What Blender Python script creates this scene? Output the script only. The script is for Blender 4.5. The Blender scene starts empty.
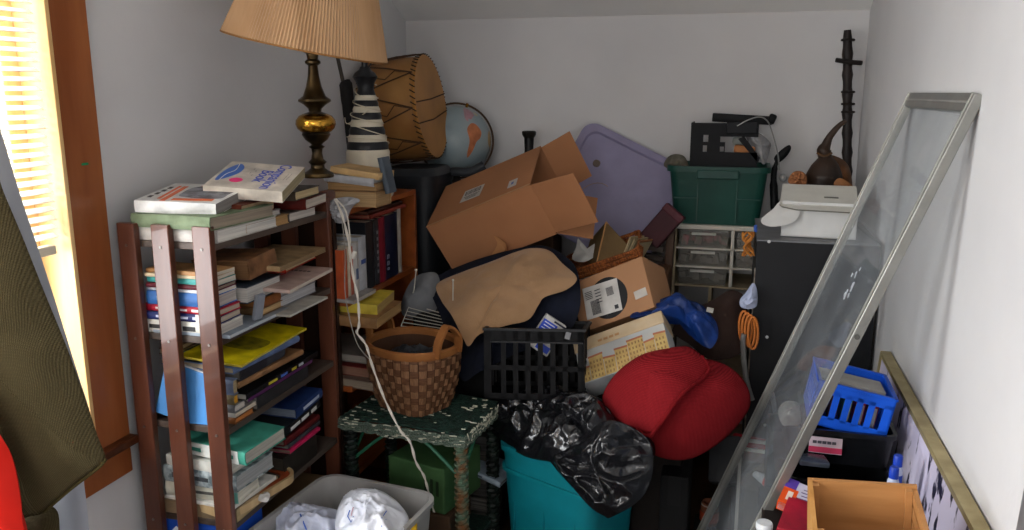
import bpy, bmesh, math, random
from mathutils import Vector, Matrix, Euler, noise
random.seed(7)
C = bpy.context.scene.collection
R_ = math.radians
# ------------------------------------------------------------------ camera geometry
FPX, YAW, PIT, EYE = 820.0, R_(15.5), R_(11.9), Vector((0, 0, 1.55))
_cy, _sy, _cp, _sp = math.cos(YAW), math.sin(YAW), math.cos(PIT), math.sin(PIT)
CF = Vector((-_sy*_cp, _cy*_cp, -_sp)); CR = Vector((_cy, _sy, 0)); CU = Vector((-_sy*_sp, _cy*_sp, _cp))
def P(px, py, x=None, y=None, z=None):
    """the real point in the room that the photo shows at (px,py), given one of its coordinates"""
    d = CF + CR*((px-512)/FPX) + CU*((265-py)/FPX)
    if x is not None: t = (x-EYE.x)/d.x
    elif y is not None: t = (y-EYE.y)/d.y
    else: t = (z-EYE.z)/d.z
    return EYE + d*t
def pxof(v):
    w = Vector(v)-EYE
    return 512+FPX*w.dot(CR)/w.dot(CF)
def Yat(px, x, z, lo=.5, hi=4.5):
    for _ in range(40):
        m = (lo+hi)/2
        if (pxof((x, m, z)) < px) == (x < 0): lo = m
        else: hi = m
    return (lo+hi)/2
# ------------------------------------------------------------------ materials
def lin(c): return c/12.92 if c <= .04045 else ((c+.055)/1.055)**2.4
def rgb(h):
    if isinstance(h, (tuple, list)): return tuple(h[:3])+(1,)
    h = h.lstrip('#'); return tuple(lin(int(h[i:i+2], 16)/255) for i in (0, 2, 4))+(1,)
MC = {}
def mat(col, rough=.6, var=.12, scale=14, bump=0, bscale=60, metal=0, col2=None, stretch=None, spec=.3,
        trans=0, alpha=1, pattern='noise', sheen=0, coat=0, thr=None, ior=1.45):
    key = (str(col), rough, var, scale, bump, bscale, metal, str(col2), str(stretch), spec, trans, alpha, pattern, sheen, coat, str(thr))
    if key in MC: return MC[key]
    m = bpy.data.materials.new('m'); m.use_nodes = True
    n = m.node_tree.nodes; l = m.node_tree.links; b = n['Principled BSDF']
    c = rgb(col)
    b.inputs['Roughness'].default_value = rough; b.inputs['Metallic'].default_value = metal
    b.inputs['Specular IOR Level'].default_value = spec; b.inputs['IOR'].default_value = ior
    b.inputs['Transmission Weight'].default_value = trans; b.inputs['Alpha'].default_value = alpha
    b.inputs['Sheen Weight'].default_value = sheen; b.inputs['Coat Weight'].default_value = coat
    tc = n.new('ShaderNodeTexCoord'); mp = n.new('ShaderNodeMapping')
    if stretch: mp.inputs['Scale'].default_value = stretch
    l.new(tc.outputs['Object'], mp.inputs['Vector'])
    if pattern == 'noise':
        t = n.new('ShaderNodeTexNoise'); t.inputs['Scale'].default_value = scale; t.inputs['Detail'].default_value = 5
        out = t.outputs['Fac']
    elif pattern == 'wave':
        t = n.new('ShaderNodeTexWave'); t.inputs['Scale'].default_value = scale; t.inputs['Distortion'].default_value = 6
        t.inputs['Detail'].default_value = 4; t.inputs['Detail Scale'].default_value = 1.2
        out = t.outputs['Fac']
    elif pattern == 'checker':
        t = n.new('ShaderNodeTexChecker'); t.inputs['Scale'].default_value = scale; out = t.outputs['Fac']
    elif pattern == 'voronoi':
        t = n.new('ShaderNodeTexVoronoi'); t.inputs['Scale'].default_value = scale; out = t.outputs['Distance']
    l.new(mp.outputs[0], t.inputs['Vector'])
    r = n.new('ShaderNodeValToRGB')
    c2 = rgb(col2) if col2 else tuple(max(0, x*(1-2*var)) for x in c[:3])+(1,)
    c1 = c if col2 else tuple(min(1, x*(1+var)) for x in c[:3])+(1,)
    a, z_ = thr or (.3, .7)
    r.color_ramp.elements[0].position = a; r.color_ramp.elements[1].position = z_
    r.color_ramp.elements[0].color = c2; r.color_ramp.elements[1].color = c1
    l.new(out, r.inputs[0]); l.new(r.outputs[0], b.inputs['Base Color'])
    if bump:
        t2 = n.new('ShaderNodeTexNoise'); t2.inputs['Scale'].default_value = bscale; t2.inputs['Detail'].default_value = 3
        bp = n.new('ShaderNodeBump'); bp.inputs['Strength'].default_value = min(1, bump); bp.inputs['Distance'].default_value = .004
        l.new(mp.outputs[0], t2.inputs['Vector']); l.new(t2.outputs['Fac'], bp.inputs['Height']); l.new(bp.outputs[0], b.inputs['Normal'])
    MC[key] = m; return m
def wood(col, dark, scale=3, rough=.4, st=(6, 6, .8), coat=.0): return mat(col, rough, col2=dark, scale=scale, stretch=st, pattern='noise', bump=.15, bscale=12, coat=coat, thr=(.3, .75))
def weave_mat(col, col2, s, rough=.9, bump=.8, sheen=.3):
    """woven or knitted cloth: crossed fine waves for colour and relief"""
    key = ('weave', col, col2, s, rough)
    if key in MC: return MC[key]
    m = bpy.data.materials.new('m'); m.use_nodes = True
    n = m.node_tree.nodes; l = m.node_tree.links; b = n['Principled BSDF']
    b.inputs['Roughness'].default_value = rough; b.inputs['Sheen Weight'].default_value = 0; b.inputs['Specular IOR Level'].default_value = .05
    tc = n.new('ShaderNodeTexCoord'); ws = []
    for d in ('X', 'Z'):
        w = n.new('ShaderNodeTexWave'); w.bands_direction = d; w.inputs['Scale'].default_value = s; w.inputs['Distortion'].default_value = 1.5
        w.inputs['Detail Scale'].default_value = 2
        l.new(tc.outputs['Object'], w.inputs['Vector']); ws.append(w)
    mx = n.new('ShaderNodeMath'); mx.operation = 'MULTIPLY'; l.new(ws[0].outputs['Fac'], mx.inputs[0]); l.new(ws[1].outputs['Fac'], mx.inputs[1])
    r = n.new('ShaderNodeValToRGB'); r.color_ramp.elements[0].color = rgb(col2); r.color_ramp.elements[1].color = rgb(col); r.color_ramp.elements[1].position = .6
    l.new(mx.outputs[0], r.inputs[0]); l.new(r.outputs[0], b.inputs['Base Color'])
    bp = n.new('ShaderNodeBump'); bp.inputs['Strength'].default_value = bump; bp.inputs['Distance'].default_value = .003
    l.new(mx.outputs[0], bp.inputs['Height']); l.new(bp.outputs[0], b.inputs['Normal'])
    MC[key] = m; return m
def pane_mat(tint, dust, op):
    """dusty clear pane or thin clear plastic: see-through with a film of dust and a fresnel gloss"""
    key = ('pane', tint, dust, op)
    if key in MC: return MC[key]
    m = bpy.data.materials.new('m'); m.use_nodes = True
    n = m.node_tree.nodes; l = m.node_tree.links; n.remove(n['Principled BSDF']); o = n['Material Output']
    tr = n.new('ShaderNodeBsdfTransparent'); tr.inputs[0].default_value = rgb(tint)
    df = n.new('ShaderNodeBsdfDiffuse'); df.inputs[0].default_value = rgb(dust)
    gl = n.new('ShaderNodeBsdfGlossy'); gl.inputs['Roughness'].default_value = .02
    t = n.new('ShaderNodeTexNoise'); t.inputs['Scale'].default_value = 6; t.inputs['Detail'].default_value = 6
    tc = n.new('ShaderNodeTexCoord'); l.new(tc.outputs['Object'], t.inputs['Vector'])
    mr = n.new('ShaderNodeMapRange'); mr.inputs[1].default_value = .3; mr.inputs[2].default_value = .75; mr.inputs[3].default_value = op*.6; mr.inputs[4].default_value = op*1.5
    l.new(t.outputs['Fac'], mr.inputs[0])
    m1 = n.new('ShaderNodeMixShader'); l.new(mr.outputs[0], m1.inputs[0]); l.new(tr.outputs[0], m1.inputs[1]); l.new(df.outputs[0], m1.inputs[2])
    fw = n.new('ShaderNodeLayerWeight'); fw.inputs[0].default_value = .5; fr = n.new('ShaderNodeMapRange'); fr.inputs[3].default_value = .04; fr.inputs[4].default_value = .14; fp = n.new('ShaderNodeMath'); fp.operation = 'POWER'; fp.inputs[1].default_value = 3; l.new(fw.outputs['Facing'], fp.inputs[0]); l.new(fp.outputs[0], fr.inputs[0])
    m2 = n.new('ShaderNodeMixShader'); l.new(fr.outputs[0], m2.inputs[0]); l.new(m1.outputs[0], m2.inputs[1]); l.new(gl.outputs[0], m2.inputs[2])
    l.new(m2.outputs[0], o.inputs[0]); MC[key] = m; return m
def emit_mat(col, s):
    m = bpy.data.materials.new('m'); m.use_nodes = True; b = m.node_tree.nodes['Principled BSDF']
    b.inputs['Base Color'].default_value = rgb(col); b.inputs['Emission Color'].default_value = rgb(col); b.inputs['Emission Strength'].default_value = s
    return m
# ------------------------------------------------------------------ mesh builder
def rrect(w, l, r, n=5, z=0, cx=0, cy=0):
    pts = []
    r = min(r, w/2-1e-4, l/2-1e-4)
    for (sx, sy, a0) in ((1, 1, 0), (-1, 1, 90), (-1, -1, 180), (1, -1, 270)):
        for i in range(n+1):
            a = R_(a0+90*i/n); pts.append(Vector((cx+sx*(w/2-r)+r*math.cos(a), cy+sy*(l/2-r)+r*math.sin(a), z)))
    return pts
def catmull(pts, n=6, closed=False):
    pts = [Vector(p) for p in pts]; out = []; k = len(pts)
    rng = range(k) if closed else range(k-1)
    for i in rng:
        g = (lambda j: pts[j % k]) if closed else (lambda j: pts[min(max(j, 0), k-1)])
        a, b, c, d = g(i-1), g(i), g(i+1), g(i+2)
        for s in range(n):
            t = s/n
            out.append(.5*((2*b)+(c-a)*t+(2*a-5*b+4*c-d)*t*t+(3*b-3*c+d-a)*t**3))
    if not closed: out.append(pts[-1])
    return out
class G:
    def __init__(s, M=None): s.bm = bmesh.new(); s.M = M or Matrix()
    def box(s, c, d, rot=None, bev=0, seg=2, M=None):
        r = bmesh.ops.create_cube(s.bm, size=1); vs = r['verts']
        m = Matrix.Translation(Vector(c)) @ (Euler([R_(a) for a in rot]).to_matrix().to_4x4() if rot else Matrix()) @ Matrix.Diagonal((d[0], d[1], d[2], 1))
        bmesh.ops.transform(s.bm, matrix=(M or s.M) @ m, verts=vs)
        if bev:
            es = list({e for v in vs for e in v.link_edges})
            bmesh.ops.bevel(s.bm, geom=es, offset=bev, segments=seg, affect='EDGES', profile=.5)
        return s
    def span(s, a, b, bev=0, **k):
        a, b = Vector(a), Vector(b); return s.box((a+b)/2, [abs(x) for x in (b-a)], bev=bev, **k)
    def loft(s, loops, cap0=True, cap1=True, closed=True):
        vs = [[s.bm.verts.new(s.M @ Vector(p)) for p in L] for L in loops]; n = len(vs[0])
        for A, B in zip(vs, vs[1:]):
            for i in range(n if closed else n-1):
                j = (i+1) % n
                try: s.bm.faces.new((A[i], A[j], B[j], B[i]))
                except ValueError: pass
        if cap0: s.bm.faces.new(list(reversed(vs[0])))
        if cap1: s.bm.faces.new(vs[-1])
        return s
    def lathe(s, prof, n=28, c=(0, 0, 0), cap=True):
        c = Vector(c)
        return s.loft([[c+Vector((r*math.cos(2*math.pi*i/n), r*math.sin(2*math.pi*i/n), z)) for i in range(n)] for r, z in prof], cap, cap)
    def tube(s, pts, r, n=8, smooth=0, closed=False):
        pts = [Vector(p) for p in pts]
        if smooth: pts = catmull(pts, smooth, closed)
        k = len(pts); up = Vector((0, 0, 1)); prev = None; loops = []
        for i, p in enumerate(pts):
            a = pts[(i-1) % k] if closed or i > 0 else p; b = pts[(i+1) % k] if closed or i < k-1 else p
            t = (b-a).normalized()
            if prev is None:
                u = t.orthogonal().normalized()
            else:
                u = (prev-t*prev.dot(t)); u = u.normalized() if u.length > 1e-6 else t.orthogonal().normalized()
            prev = u; v = t.cross(u)
            rr = r[min(int(i*len(r)/k), len(r)-1)] if isinstance(r, (list, tuple)) else r
            loops.append([p+u*rr*math.cos(2*math.pi*j/n)+v*rr*math.sin(2*math.pi*j/n) for j in range(n)])
        if closed: loops.append(loops[0]); return s.loft(loops, False, False)
        return s.loft(loops)
    def cyl(s, a, b, r, r2=None, n=16):
        a, b = Vector(a), Vector(b); t = (b-a).normalized(); u = t.orthogonal().normalized(); v = t.cross(u); r2 = r if r2 is None else r2
        return s.loft([[p+u*q*math.cos(2*math.pi*j/n)+v*q*math.sin(2*math.pi*j/n) for j in range(n)] for p, q in ((a, r), (b, r2))])
    def prism(s, poly, vec):
        poly = [Vector(p) for p in poly]; vec = Vector(vec); return s.loft([poly, [p+vec for p in poly]])
    def tote(s, w, l, h, tap=.9, th=.004, r=.03, rim=.012, rimh=.02, z0=0):
        o = [rrect(w*tap, l*tap, r, z=z0), rrect(w, l, r, z=z0+h-rimh), rrect(w+2*rim, l+2*rim, r+rim, z=z0+h-rimh), rrect(w+2*rim, l+2*rim, r+rim, z=z0+h),
             rrect(w-2*th, l-2*th, r-th, z=z0+h), rrect(w*tap-2*th, l*tap-2*th, r-th, z=z0+th)]
        return s.loft(o)
    def sphere(s, c, r, seg=24, sc=(1, 1, 1)):
        bmesh.ops.create_uvsphere(s.bm, u_segments=seg, v_segments=seg//2, radius=r, matrix=s.M @ Matrix.Translation(Vector(c)) @ Matrix.Diagonal((*sc, 1)))
        return s
    def pad(s, outline, front=.03, back=None, nrm=None, rings=14, sm=6, namp=.006, nfreq=12, ridge=0, rfreq=9, power=2.2, seed=0, sub=None):
        """soft shape inside an outline: domed to the front and (less) to the back, wrinkled by noise"""
        o = catmull(outline, sm, True); c = sum(o, Vector())/len(o)
        if nrm is None:
            nrm = Vector()
            for i in range(len(o)): nrm += (o[i]-c).cross(o[(i+1) % len(o)]-c)
            nrm.normalize()
            if nrm.dot(EYE-c) < 0: nrm = -nrm
        nrm = Vector(nrm).normalized(); back = front*.5 if back is None else back
        off = Vector((seed*3.7, seed*1.3, seed*2.1))
        def disp(p, k):
            q = p*nfreq+off; d = noise.noise(q)*namp + noise.noise(q*2.3)*namp*.5
            if ridge:
                w = noise.voronoi(p*rfreq+off+Vector([noise.noise(p*rfreq*.8+off)]*3)*.6)[0]
                d += -ridge*(min(1, (w[1]-w[0])*2.2))*.9 + ridge*.5
                w2 = noise.voronoi(p*rfreq*2.6+off)[0]; d += -ridge*.3*min(1, (w2[1]-w2[0])*2)
            return d*k
        def surf(sign, H):
            L = []
            for i in range(rings, 0, -1):
                r = i/rings; k = min(1, (1-r)*5+.12)
                L.append([(lambda q: q+nrm*(sign*H*(1-r**power)+disp(q, k)*(1 if sign > 0 else .3)))(c+(p-c)*r) for p in o])
            return L
        F = surf(1, front); B = surf(-1, back)
        fv = [[s.bm.verts.new(p) for p in L] for L in F]; bv = [[s.bm.verts.new(p) for p in L] for L in B[1:]]
        bv = [fv[0]]+bv; n = len(o)
        for V, fl in ((fv, 0), (bv, 1)):
            for A, Bq in zip(V, V[1:]):
                for i in range(n):
                    j = (i+1) % n; f = (A[i], A[j], Bq[j], Bq[i]); s.bm.faces.new(f if fl else f[::-1])
            cc = s.bm.verts.new(sum((v.co for v in V[-1]), Vector())/n)
            for i in range(n):
                f = (V[-1][i], V[-1][(i+1) % n], cc); s.bm.faces.new(f if fl else f[::-1])
        return s
    def build(s, name, m, parent=None, smooth=False, at=None, angle=40):
        if at is not None: bmesh.ops.translate(s.bm, vec=-Vector(at), verts=s.bm.verts)
        bmesh.ops.recalc_face_normals(s.bm, faces=s.bm.faces)
        me = bpy.data.meshes.new(name); s.bm.to_mesh(me); s.bm.free()
        if smooth:
            for p in me.polygons: p.use_smooth = True
            if angle < 180:
                try: me.set_sharp_from_angle(angle=R_(angle))
                except Exception: pass
        me.materials.append(m)
        o = bpy.data.objects.new(name, me); C.objects.link(o)
        if parent is not None: o.parent = parent
        return o
def tag(o, label, cat, group=None, kind=None):
    o['label'] = label; o['category'] = cat
    if group: o['group'] = group
    if kind: o['kind'] = kind
    return o
def thing(name, label, cat, loc=(0, 0, 0), rot=(0, 0, 0), group=None):
    o = bpy.data.objects.new(name, None); C.objects.link(o); o.empty_display_size = .05
    o.location = loc; o.rotation_euler = [R_(a) for a in rot]; return tag(o, label, cat, group)
def one(g, name, m, label, cat, at, group=None, smooth=True, angle=40):
    """a thing that is one mesh, built in room coordinates, origin moved to at"""
    o = g.build(name, m, smooth=smooth, at=at, angle=angle); o.location = at; return tag(o, label, cat, group)
def struct(g, name, m, smooth=False):
    o = g.build(name, m, smooth=smooth); o['kind'] = 'structure'; return o
def text(body, size, m, parent, M, name='title', ext=.0004, align='CENTER', sx=1):
    cu = bpy.data.curves.new('t', 'FONT'); cu.body = body; cu.size = size; cu.extrude = ext; cu.align_x = align; cu.align_y = 'CENTER'
    ob = bpy.data.objects.new('t', cu); C.objects.link(ob); bpy.context.view_layer.update()
    me = bpy.data.meshes.new_from_object(ob); C.objects.unlink(ob); bpy.data.objects.remove(ob)
    me.transform(Matrix(M) @ Matrix.Diagonal((sx, 1, 1, 1))); me.materials.append(m)
    o = bpy.data.objects.new(name, me); C.objects.link(o); o.parent = parent; return o
def frame3(o, x, y):
    """matrix whose origin is o, x axis towards x, y axis towards y (squared up)"""
    o, x, y = Vector(o), Vector(x), Vector(y); X = (x-o).normalized(); Z = X.cross(y-o).normalized(); Y = Z.cross(X)
    m = Matrix((X, Y, Z)).transposed().to_4x4(); m.translation = o; return m
# ------------------------------------------------------------------ books
PG = ['#d9cdb4', '#cfc3ab', '#dcd4c4', '#c6b48f', '#e2dccb']
def book(label, loc, dims, rot=(0, 0, 0), cov='#555555', pg=None, grp=None, hard=True, marks=None, cap='book', name='book', wear=.15, rough=.5, cmat=None, band=None):
    """spine on local -x, lying flat; dims = (spine to fore-edge, length, thickness)"""
    w, l, t = dims; o = thing(name, label, cap, loc, rot, grp)
    b = min(.0028 if hard else .0008, t*.22); ov = .003 if hard else .0006
    g = G()
    g.box((0, 0, b/2), (w, l, b), bev=b*.3, seg=1); g.box((0, 0, t-b/2), (w, l, b), bev=b*.3, seg=1)
    n = 6; prof = []
    for i in range(n+1):
        a = math.pi*i/n; prof.append((-w/2+b-(.0035 if hard else .001)*math.sin(a)-b, t*i/n))
    for i in range(n, -1, -1):
        a = math.pi*i/n; prof.append((-w/2+b-(.0035 if hard else .001)*math.sin(a), min(max(t*i/n, b*.5), t-b*.5)))
    g.prism([(x, -l/2, z) for x, z in prof], (0, l, 0))
    g.build('cover', cmat or mat(cov, rough, var=wear, scale=25), o)
    pgc = pg or random.choice(PG)
    G().box((b*.4, 0, t/2), (w-2*ov, l-2*ov, t-2*b)).build('pages', mat(pgc, .9, col2=tuple(x*.72 for x in rgb(pgc)[:3]), scale=3, stretch=(2, 2, 180), thr=(.35, .6)), o)
    xs = -w/2-(.0035 if hard else .001)*1.0
    if marks:
        mcol, pat = marks; g = G()
        for (c0, ln, hh) in pat: g.box((xs, c0*l, t/2), (.0012, ln*l, hh*t))
        g.build('title', mat(mcol, .5), o)
    if band:
        G().box((xs+.001, band[1]*l, t/2), (.0022, band[2]*l, t*.97)).build('spine_label', mat(band[0], .5), o)
    return o
def textmarks(n=1): return [(-.25, .22, .35), (.02, .2, .3), (.28, .12, .3)] if n == 1 else [(-.05, .6, .3)]
def stack(items, x1, y0, z, grp=None):
    """items: label, ext along Y, depth along x, thickness, cover, pages, spine side, yaw jitter, dx, dy"""
    for it in items:
        lab, ey, dx_, t, cov, pg, side = it[:7]; jit, ox, oy = (list(it[7:10])+[0, 0, 0])[:3]; kw = it[10] if len(it) > 10 else {}
        base = dict(near=90, far=-90, room=180, wall=0)[side]
        dims = (ey, dx_, t) if side in ('near', 'far') else (dx_, ey, t)
        book(lab, (x1-dx_/2+ox, y0+ey/2+oy, z), dims, (0, 0, base+jit), cov, pg, grp, **kw); z += t+.0006
    return z
# ================================================================== THE ROOM
XL, XR, YB, YN = -1.5, .457, 3.6, -1.3
wallm = mat('#d6d5d5', .85, col2='#c9c8c9', scale=2.2, thr=(.25, .8), bump=.12, bscale=40)
ceilm = mat('#efeeec', .9, col2='#e6e5e3', scale=2, bump=.15, bscale=30)
darkwood = wood('#5a2f17', '#3a1a0b', rough=.35, coat=.15)
casew = wood('#a4633a', '#854824', scale=2.5, rough=.38, coat=.1)
palew = wood('#e2c08c', '#cc9f62', rough=.45)
g = G(); g.span((XL-.12, YN, -.05), (XR+.1, YB+.1, 0)); struct(g, 'floor', wood('#4a3122', '#2c1b12', rough=.45, st=(8, .8, 1)))
g = G(); g.span((XL-.12, YB, 0), (XR+.1, YB+.1, 2.5)); struct(g, 'wall_back', wallm)
g = G(); g.span((XR, YN, 0), (XR+.1, YB, 2.5)); struct(g, 'wall_right', wallm)
W1 = (.70, 1.525, .70, 2.05); W2 = (-.75, .10, .70, 2.05)
g = G(); T = XL-.12
for a, b in ((YN, W2[0]), (W2[1], W1[0]), (W1[1], YB)): g.span((T, a, 0), (XL, b, 2.5))
for W in (W1, W2): g.span((T, W[0], 0), (XL, W[1], W[2])); g.span((T, W[0], W[3]), (XL, W[1], 2.5))
struct(g, 'wall_left', wallm)
W3 = (-1.15, .15, 1.2, 2.2)
g = G(); g.span((XL-.12, YN-.12, 0), (W3[0], YN, 2.5)); g.span((W3[1], YN-.12, 0), (XR+.1, YN, 2.5)); g.span((W3[0], YN-.12, 0), (W3[1], YN, W3[2])); g.span((W3[0], YN-.12, W3[3]), (W3[1], YN, 2.5)); struct(g, 'wall_near', wallm)
g = G(); c = .1
g.span((W3[0]-c, YN, W3[2]-c), (W3[0], YN+.02, W3[3]+c)); g.span((W3[1], YN, W3[2]-c), (W3[1]+c, YN+.02, W3[3]+c)); g.span((W3[0], YN, W3[2]-c), (W3[1], YN+.02, W3[2])); g.span((W3[0], YN, W3[3]), (W3[1], YN+.02, W3[3]+c)); g.span((-.52, YN-.08, W3[2]), (-.48, YN-.05, W3[3])); struct(g, 'window_3', casew)  # added window behind the camera, unseen, placed to let in fill light from above
li = bpy.data.lights.new('window_light', 'AREA'); li.shape = 'RECTANGLE'; li.size = 1.35; li.size_y = .95; li.energy = 12; li.color = (1, .98, .95)  # added fill lamp outside the unseen window behind the camera
lo = bpy.data.objects.new('window_light', li); C.objects.link(lo); lo.location = (-.5, YN-.2, 1.7); lo.rotation_euler = (R_(102), 0, 0)
s = .49; yk = YB-(2.45-1.866)/s
g = G(); g.prism([(XL-.12, YB+.1, 1.866-s*.1), (XL-.12, yk, 2.45), (XL-.12, YN, 2.45), (XL-.12, YN, 2.55), (XL-.12, yk, 2.55), (XL-.12, YB+.1, 1.966-s*.1)], (XR-XL+.22, 0, 0))
struct(g, 'ceiling', ceilm)
for i, W in enumerate((W1, W2), 1):
    y0, y1, z0, z1 = W
    f = G(); c = .122
    f.span((XL, y1, z0-.02), (XL+.02, y1+c, z1+c), bev=.003); f.span((XL, y0-c, z0-.02), (XL+.02, y0, z1+c), bev=.003); f.span((XL, y0, z1), (XL+.02, y1, z1+c), bev=.003)
    fo = struct(f, f'window_{i}', casew)
    g = G()
    for a, b in ((y1-.004, y1+.008), (y0-.008, y0+.004)): g.span((XL-.11, a, z0), (XL+.024, b, z1), bev=.002)
    g.build('window_jamb', palew, fo)
    g = G(); g.span((XL-.10, y0-c-.02, z0-.035), (XL+.045, y1+c+.004, z0-.012), bev=.005); g.build('window_sill', darkwood, fo)
    g = G(); g.span((XL, y0-c, z0-.115), (XL+.018, y1+c, z0-.035), bev=.003); g.build('window_apron', casew, fo)
    g = G(); zm = 1.25
    for a, b in ((y1-.05, y1-.004), (y0+.004, y0+.05)): g.span((XL-.10, a, z0), (XL-.065, b, z1), bev=.003)
    g.span((XL-.10, y0, z0-.01), (XL-.065, y1, z0+.05)); g.span((XL-.10, y0, z1-.05), (XL-.065, y1, z1)); g.span((XL-.10, y0, zm), (XL-.06, y1, zm+.04))
    g.build('window_sash', palew, fo)
    g = G(); g.span((XL-.086, y0+.05, z0+.05), (XL-.082, y1-.05, z1-.05)); g.build('window_pane', pane_mat('#ffffff', '#ffffff', .03), fo)
    # slatted blind
    zb = P(45, 250, x=XL-.01).z if i == 1 else 1.3
    root = thing('window_blind', 'white horizontal slatted blind half drawn down over the bright window' if i == 1 else 'white slatted blind on the other window further left', 'blind', (XL-.006, (y0+y1)/2, zb))
    sl = G(); z = zb+.03
    while z < z1-.06:
        sl.box((XL-.006, (y0+y1)/2, z), (.02, y1-y0-.03, .0012), rot=(0, 28, 0)); z += .0205
    slo = sl.build('slats', mat('#f4f1e8', .5), root, at=(XL-.006, (y0+y1)/2, zb))
    G().span((-.013, -(y1-y0)/2+.03, -.012), (.013, (y1-y0)/2-.03, .010), bev=.003).build('bottom_rail', mat('#d8d0bd', .5), root)
    G().span((-.02, -(y1-y0)/2+.02, z1-zb-.05), (.02, (y1-y0)/2-.02, z1-zb-.005), bev=.003).build('head_rail', mat('#c9b48a', .5), root)
    g = G()
    for q in (-.27, .27): g.tube([(.016, q, -.01), (.016, q, z1-zb-.05)], .0011, 6)
    g.build('lift_cord', mat('#e5dfd0', .7), root)
    # daylight from the sky outside this window
    li = bpy.data.lights.new('window_light', 'AREA'); li.shape = 'RECTANGLE'; li.size = 1.35; li.size_y = .95; li.energy = 30 if i == 1 else 64; li.color = (.965, .985, 1)
    lo = bpy.data.objects.new('window_light', li); C.objects.link(lo); lo.location = (XL-.30, (y0+y1)/2, 1.45); lo.rotation_euler = (0, R_(-97), 0)
tag(one(G().box(P(85, 164, x=XL+.021), (.003, .02, .0055), bev=.001), 'sticker', mat('#1f8a55', .5), 'tiny green sticker on the brown window casing', 'sticker', P(85, 164, x=XL+.021)), 'tiny green sticker on the brown window casing', 'sticker')

# ================================================================== TALL BOOKCASE WITH SLATTED END
BX0, BX1, BY0, BY1 = -1.462, -1.2, 1.65, 2.25
postm = wood('#6f4230', '#43241a', scale=2.2, rough=.3, coat=.3)
bc = thing('bookcase', 'tall brown slatted-end bookcase against the left wall, crammed with lying books', 'bookcase', ((BX0+BX1)/2, BY0, 0))
def bl(g): return g
base = Vector(bc.location)
SZ = [1.195, .958, .722, .462, .20]
for yy in (BY0, BY1-.02):
    for k, xc in enumerate((BX0+.025, (BX0+BX1)/2-.008, BX1-.024)):
        p = G().span((xc-.025, yy, 0), (xc+.025, yy+.02, 1.238), bev=.0025).build('post', postm, bc, at=base)
        for zz in SZ[:4]: G().cyl((xc, yy-.002 if yy == BY0 else yy+.022, zz-.012), (xc, yy+.004, zz-.012), .0035, n=10).build('bolt', mat('#6d6763', .4, metal=.7), p, at=base)
for zz in SZ:
    G().span((BX0+.002, BY0+.021, zz-.018), (BX1-.002, BY1-.021, zz), bev=.002).build('shelf', wood('#5b5048', '#3d2e26', st=(6, .8, 6), rough=.5) if zz > 1 else wood('#554b44', '#33261f', st=(6, .8, 6), rough=.5), bc, at=base)
X = BX1
GR = {k: v for k, v in dict(top='books piled on top of the tall bookcase', s2='books on the upper shelf of the tall bookcase', s3='books on the middle shelf of the tall bookcase', s4='books on the lower shelf of the tall bookcase').items()}
# ---- top
z = stack([
 ('white book lowest in the near pile on the bookcase top, under the green one', .265, .245, .032, '#b9b4ae', '#d8d4cc', 'near', 0, .005, 0),
 ('faded green cloth hardcover under the orange and white paperback on the bookcase top', .255, .232, .033, '#7d8f68', '#9a8d7c', 'near', -3, .008, -.012, dict(cmat=mat('#77856a', .8, col2='#5c694f', scale=30)))],
 X, BY0+.024, SZ[0], GR['top'])
def fb(loc, rot, dims, **k):
    """a box-like book given by its lower near-left corner, angles and (x, y, z) extents"""
    return loc, rot, dims
def book_at(label, loc, rot, dims, cov, pg, grp, side='near', **kw):
    """loc = lower corner (min x, min y) in its own frame; dims = extents along own x, y, z"""
    M = Matrix.Translation(Vector(loc)) @ Euler([R_(a) for a in rot]).to_matrix().to_4x4()
    base = dict(near=90, far=-90, room=180, wall=0)[side]
    c = M @ Vector((dims[0]/2, dims[1]/2, 0)); e = (Euler([R_(a) for a in rot]).to_matrix() @ Euler((0, 0, R_(base))).to_matrix()).to_euler()
    bd = (dims[1], dims[0], dims[2]) if side in ('near', 'far') else (dims[0], dims[1], dims[2])
    return book(label, c, bd, [math.degrees(a) for a in e], cov, pg, grp, **kw)
# orange / white paperback on the near pile
b = book_at('white paperback with orange and grey picture cover, topmost of the near pile on the bookcase', (-1.418, 1.668, z+.002), (5, 2, 11), (.205, .215, .030), '#dcdcda', '#8e8a86', GR['top'], hard=False, rough=.3)
M0 = Matrix(); t_ = .0305
g = G()
for (x, y, w, l, a) in ((-.015, .045, .17, .013, 6), (-.005, .062, .15, .008, 6), (-.075, -.03, .022, .10, 6), (.075, -.02, .02, .07, -20)): g.box((x, y, t_), (w, l, .0006), rot=(0, 0, a))
g.build('cover_stripe', mat('#e0672c', .4), b)
g = G().pad([(-.055, -.085, t_), (.0, -.09, t_), (.075, -.09, t_), (.095, -.03, t_), (.07, .025, t_), (.0, .03, t_), (-.05, .01, t_)], .0008, .0003, nrm=(0, 0, 1), namp=0, rings=5)
g.build('cover_picture', mat('#4a4a52', .4, col2='#8b8d96', scale=30, thr=(.4, .6)), b)
g = G()
for i in range(4): g.box((-.06+i*.035, .085, t_), (.022, .010, .0005), rot=(0, 0, 6))
g.build('title', mat('#3a3436', .5), b)
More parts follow.
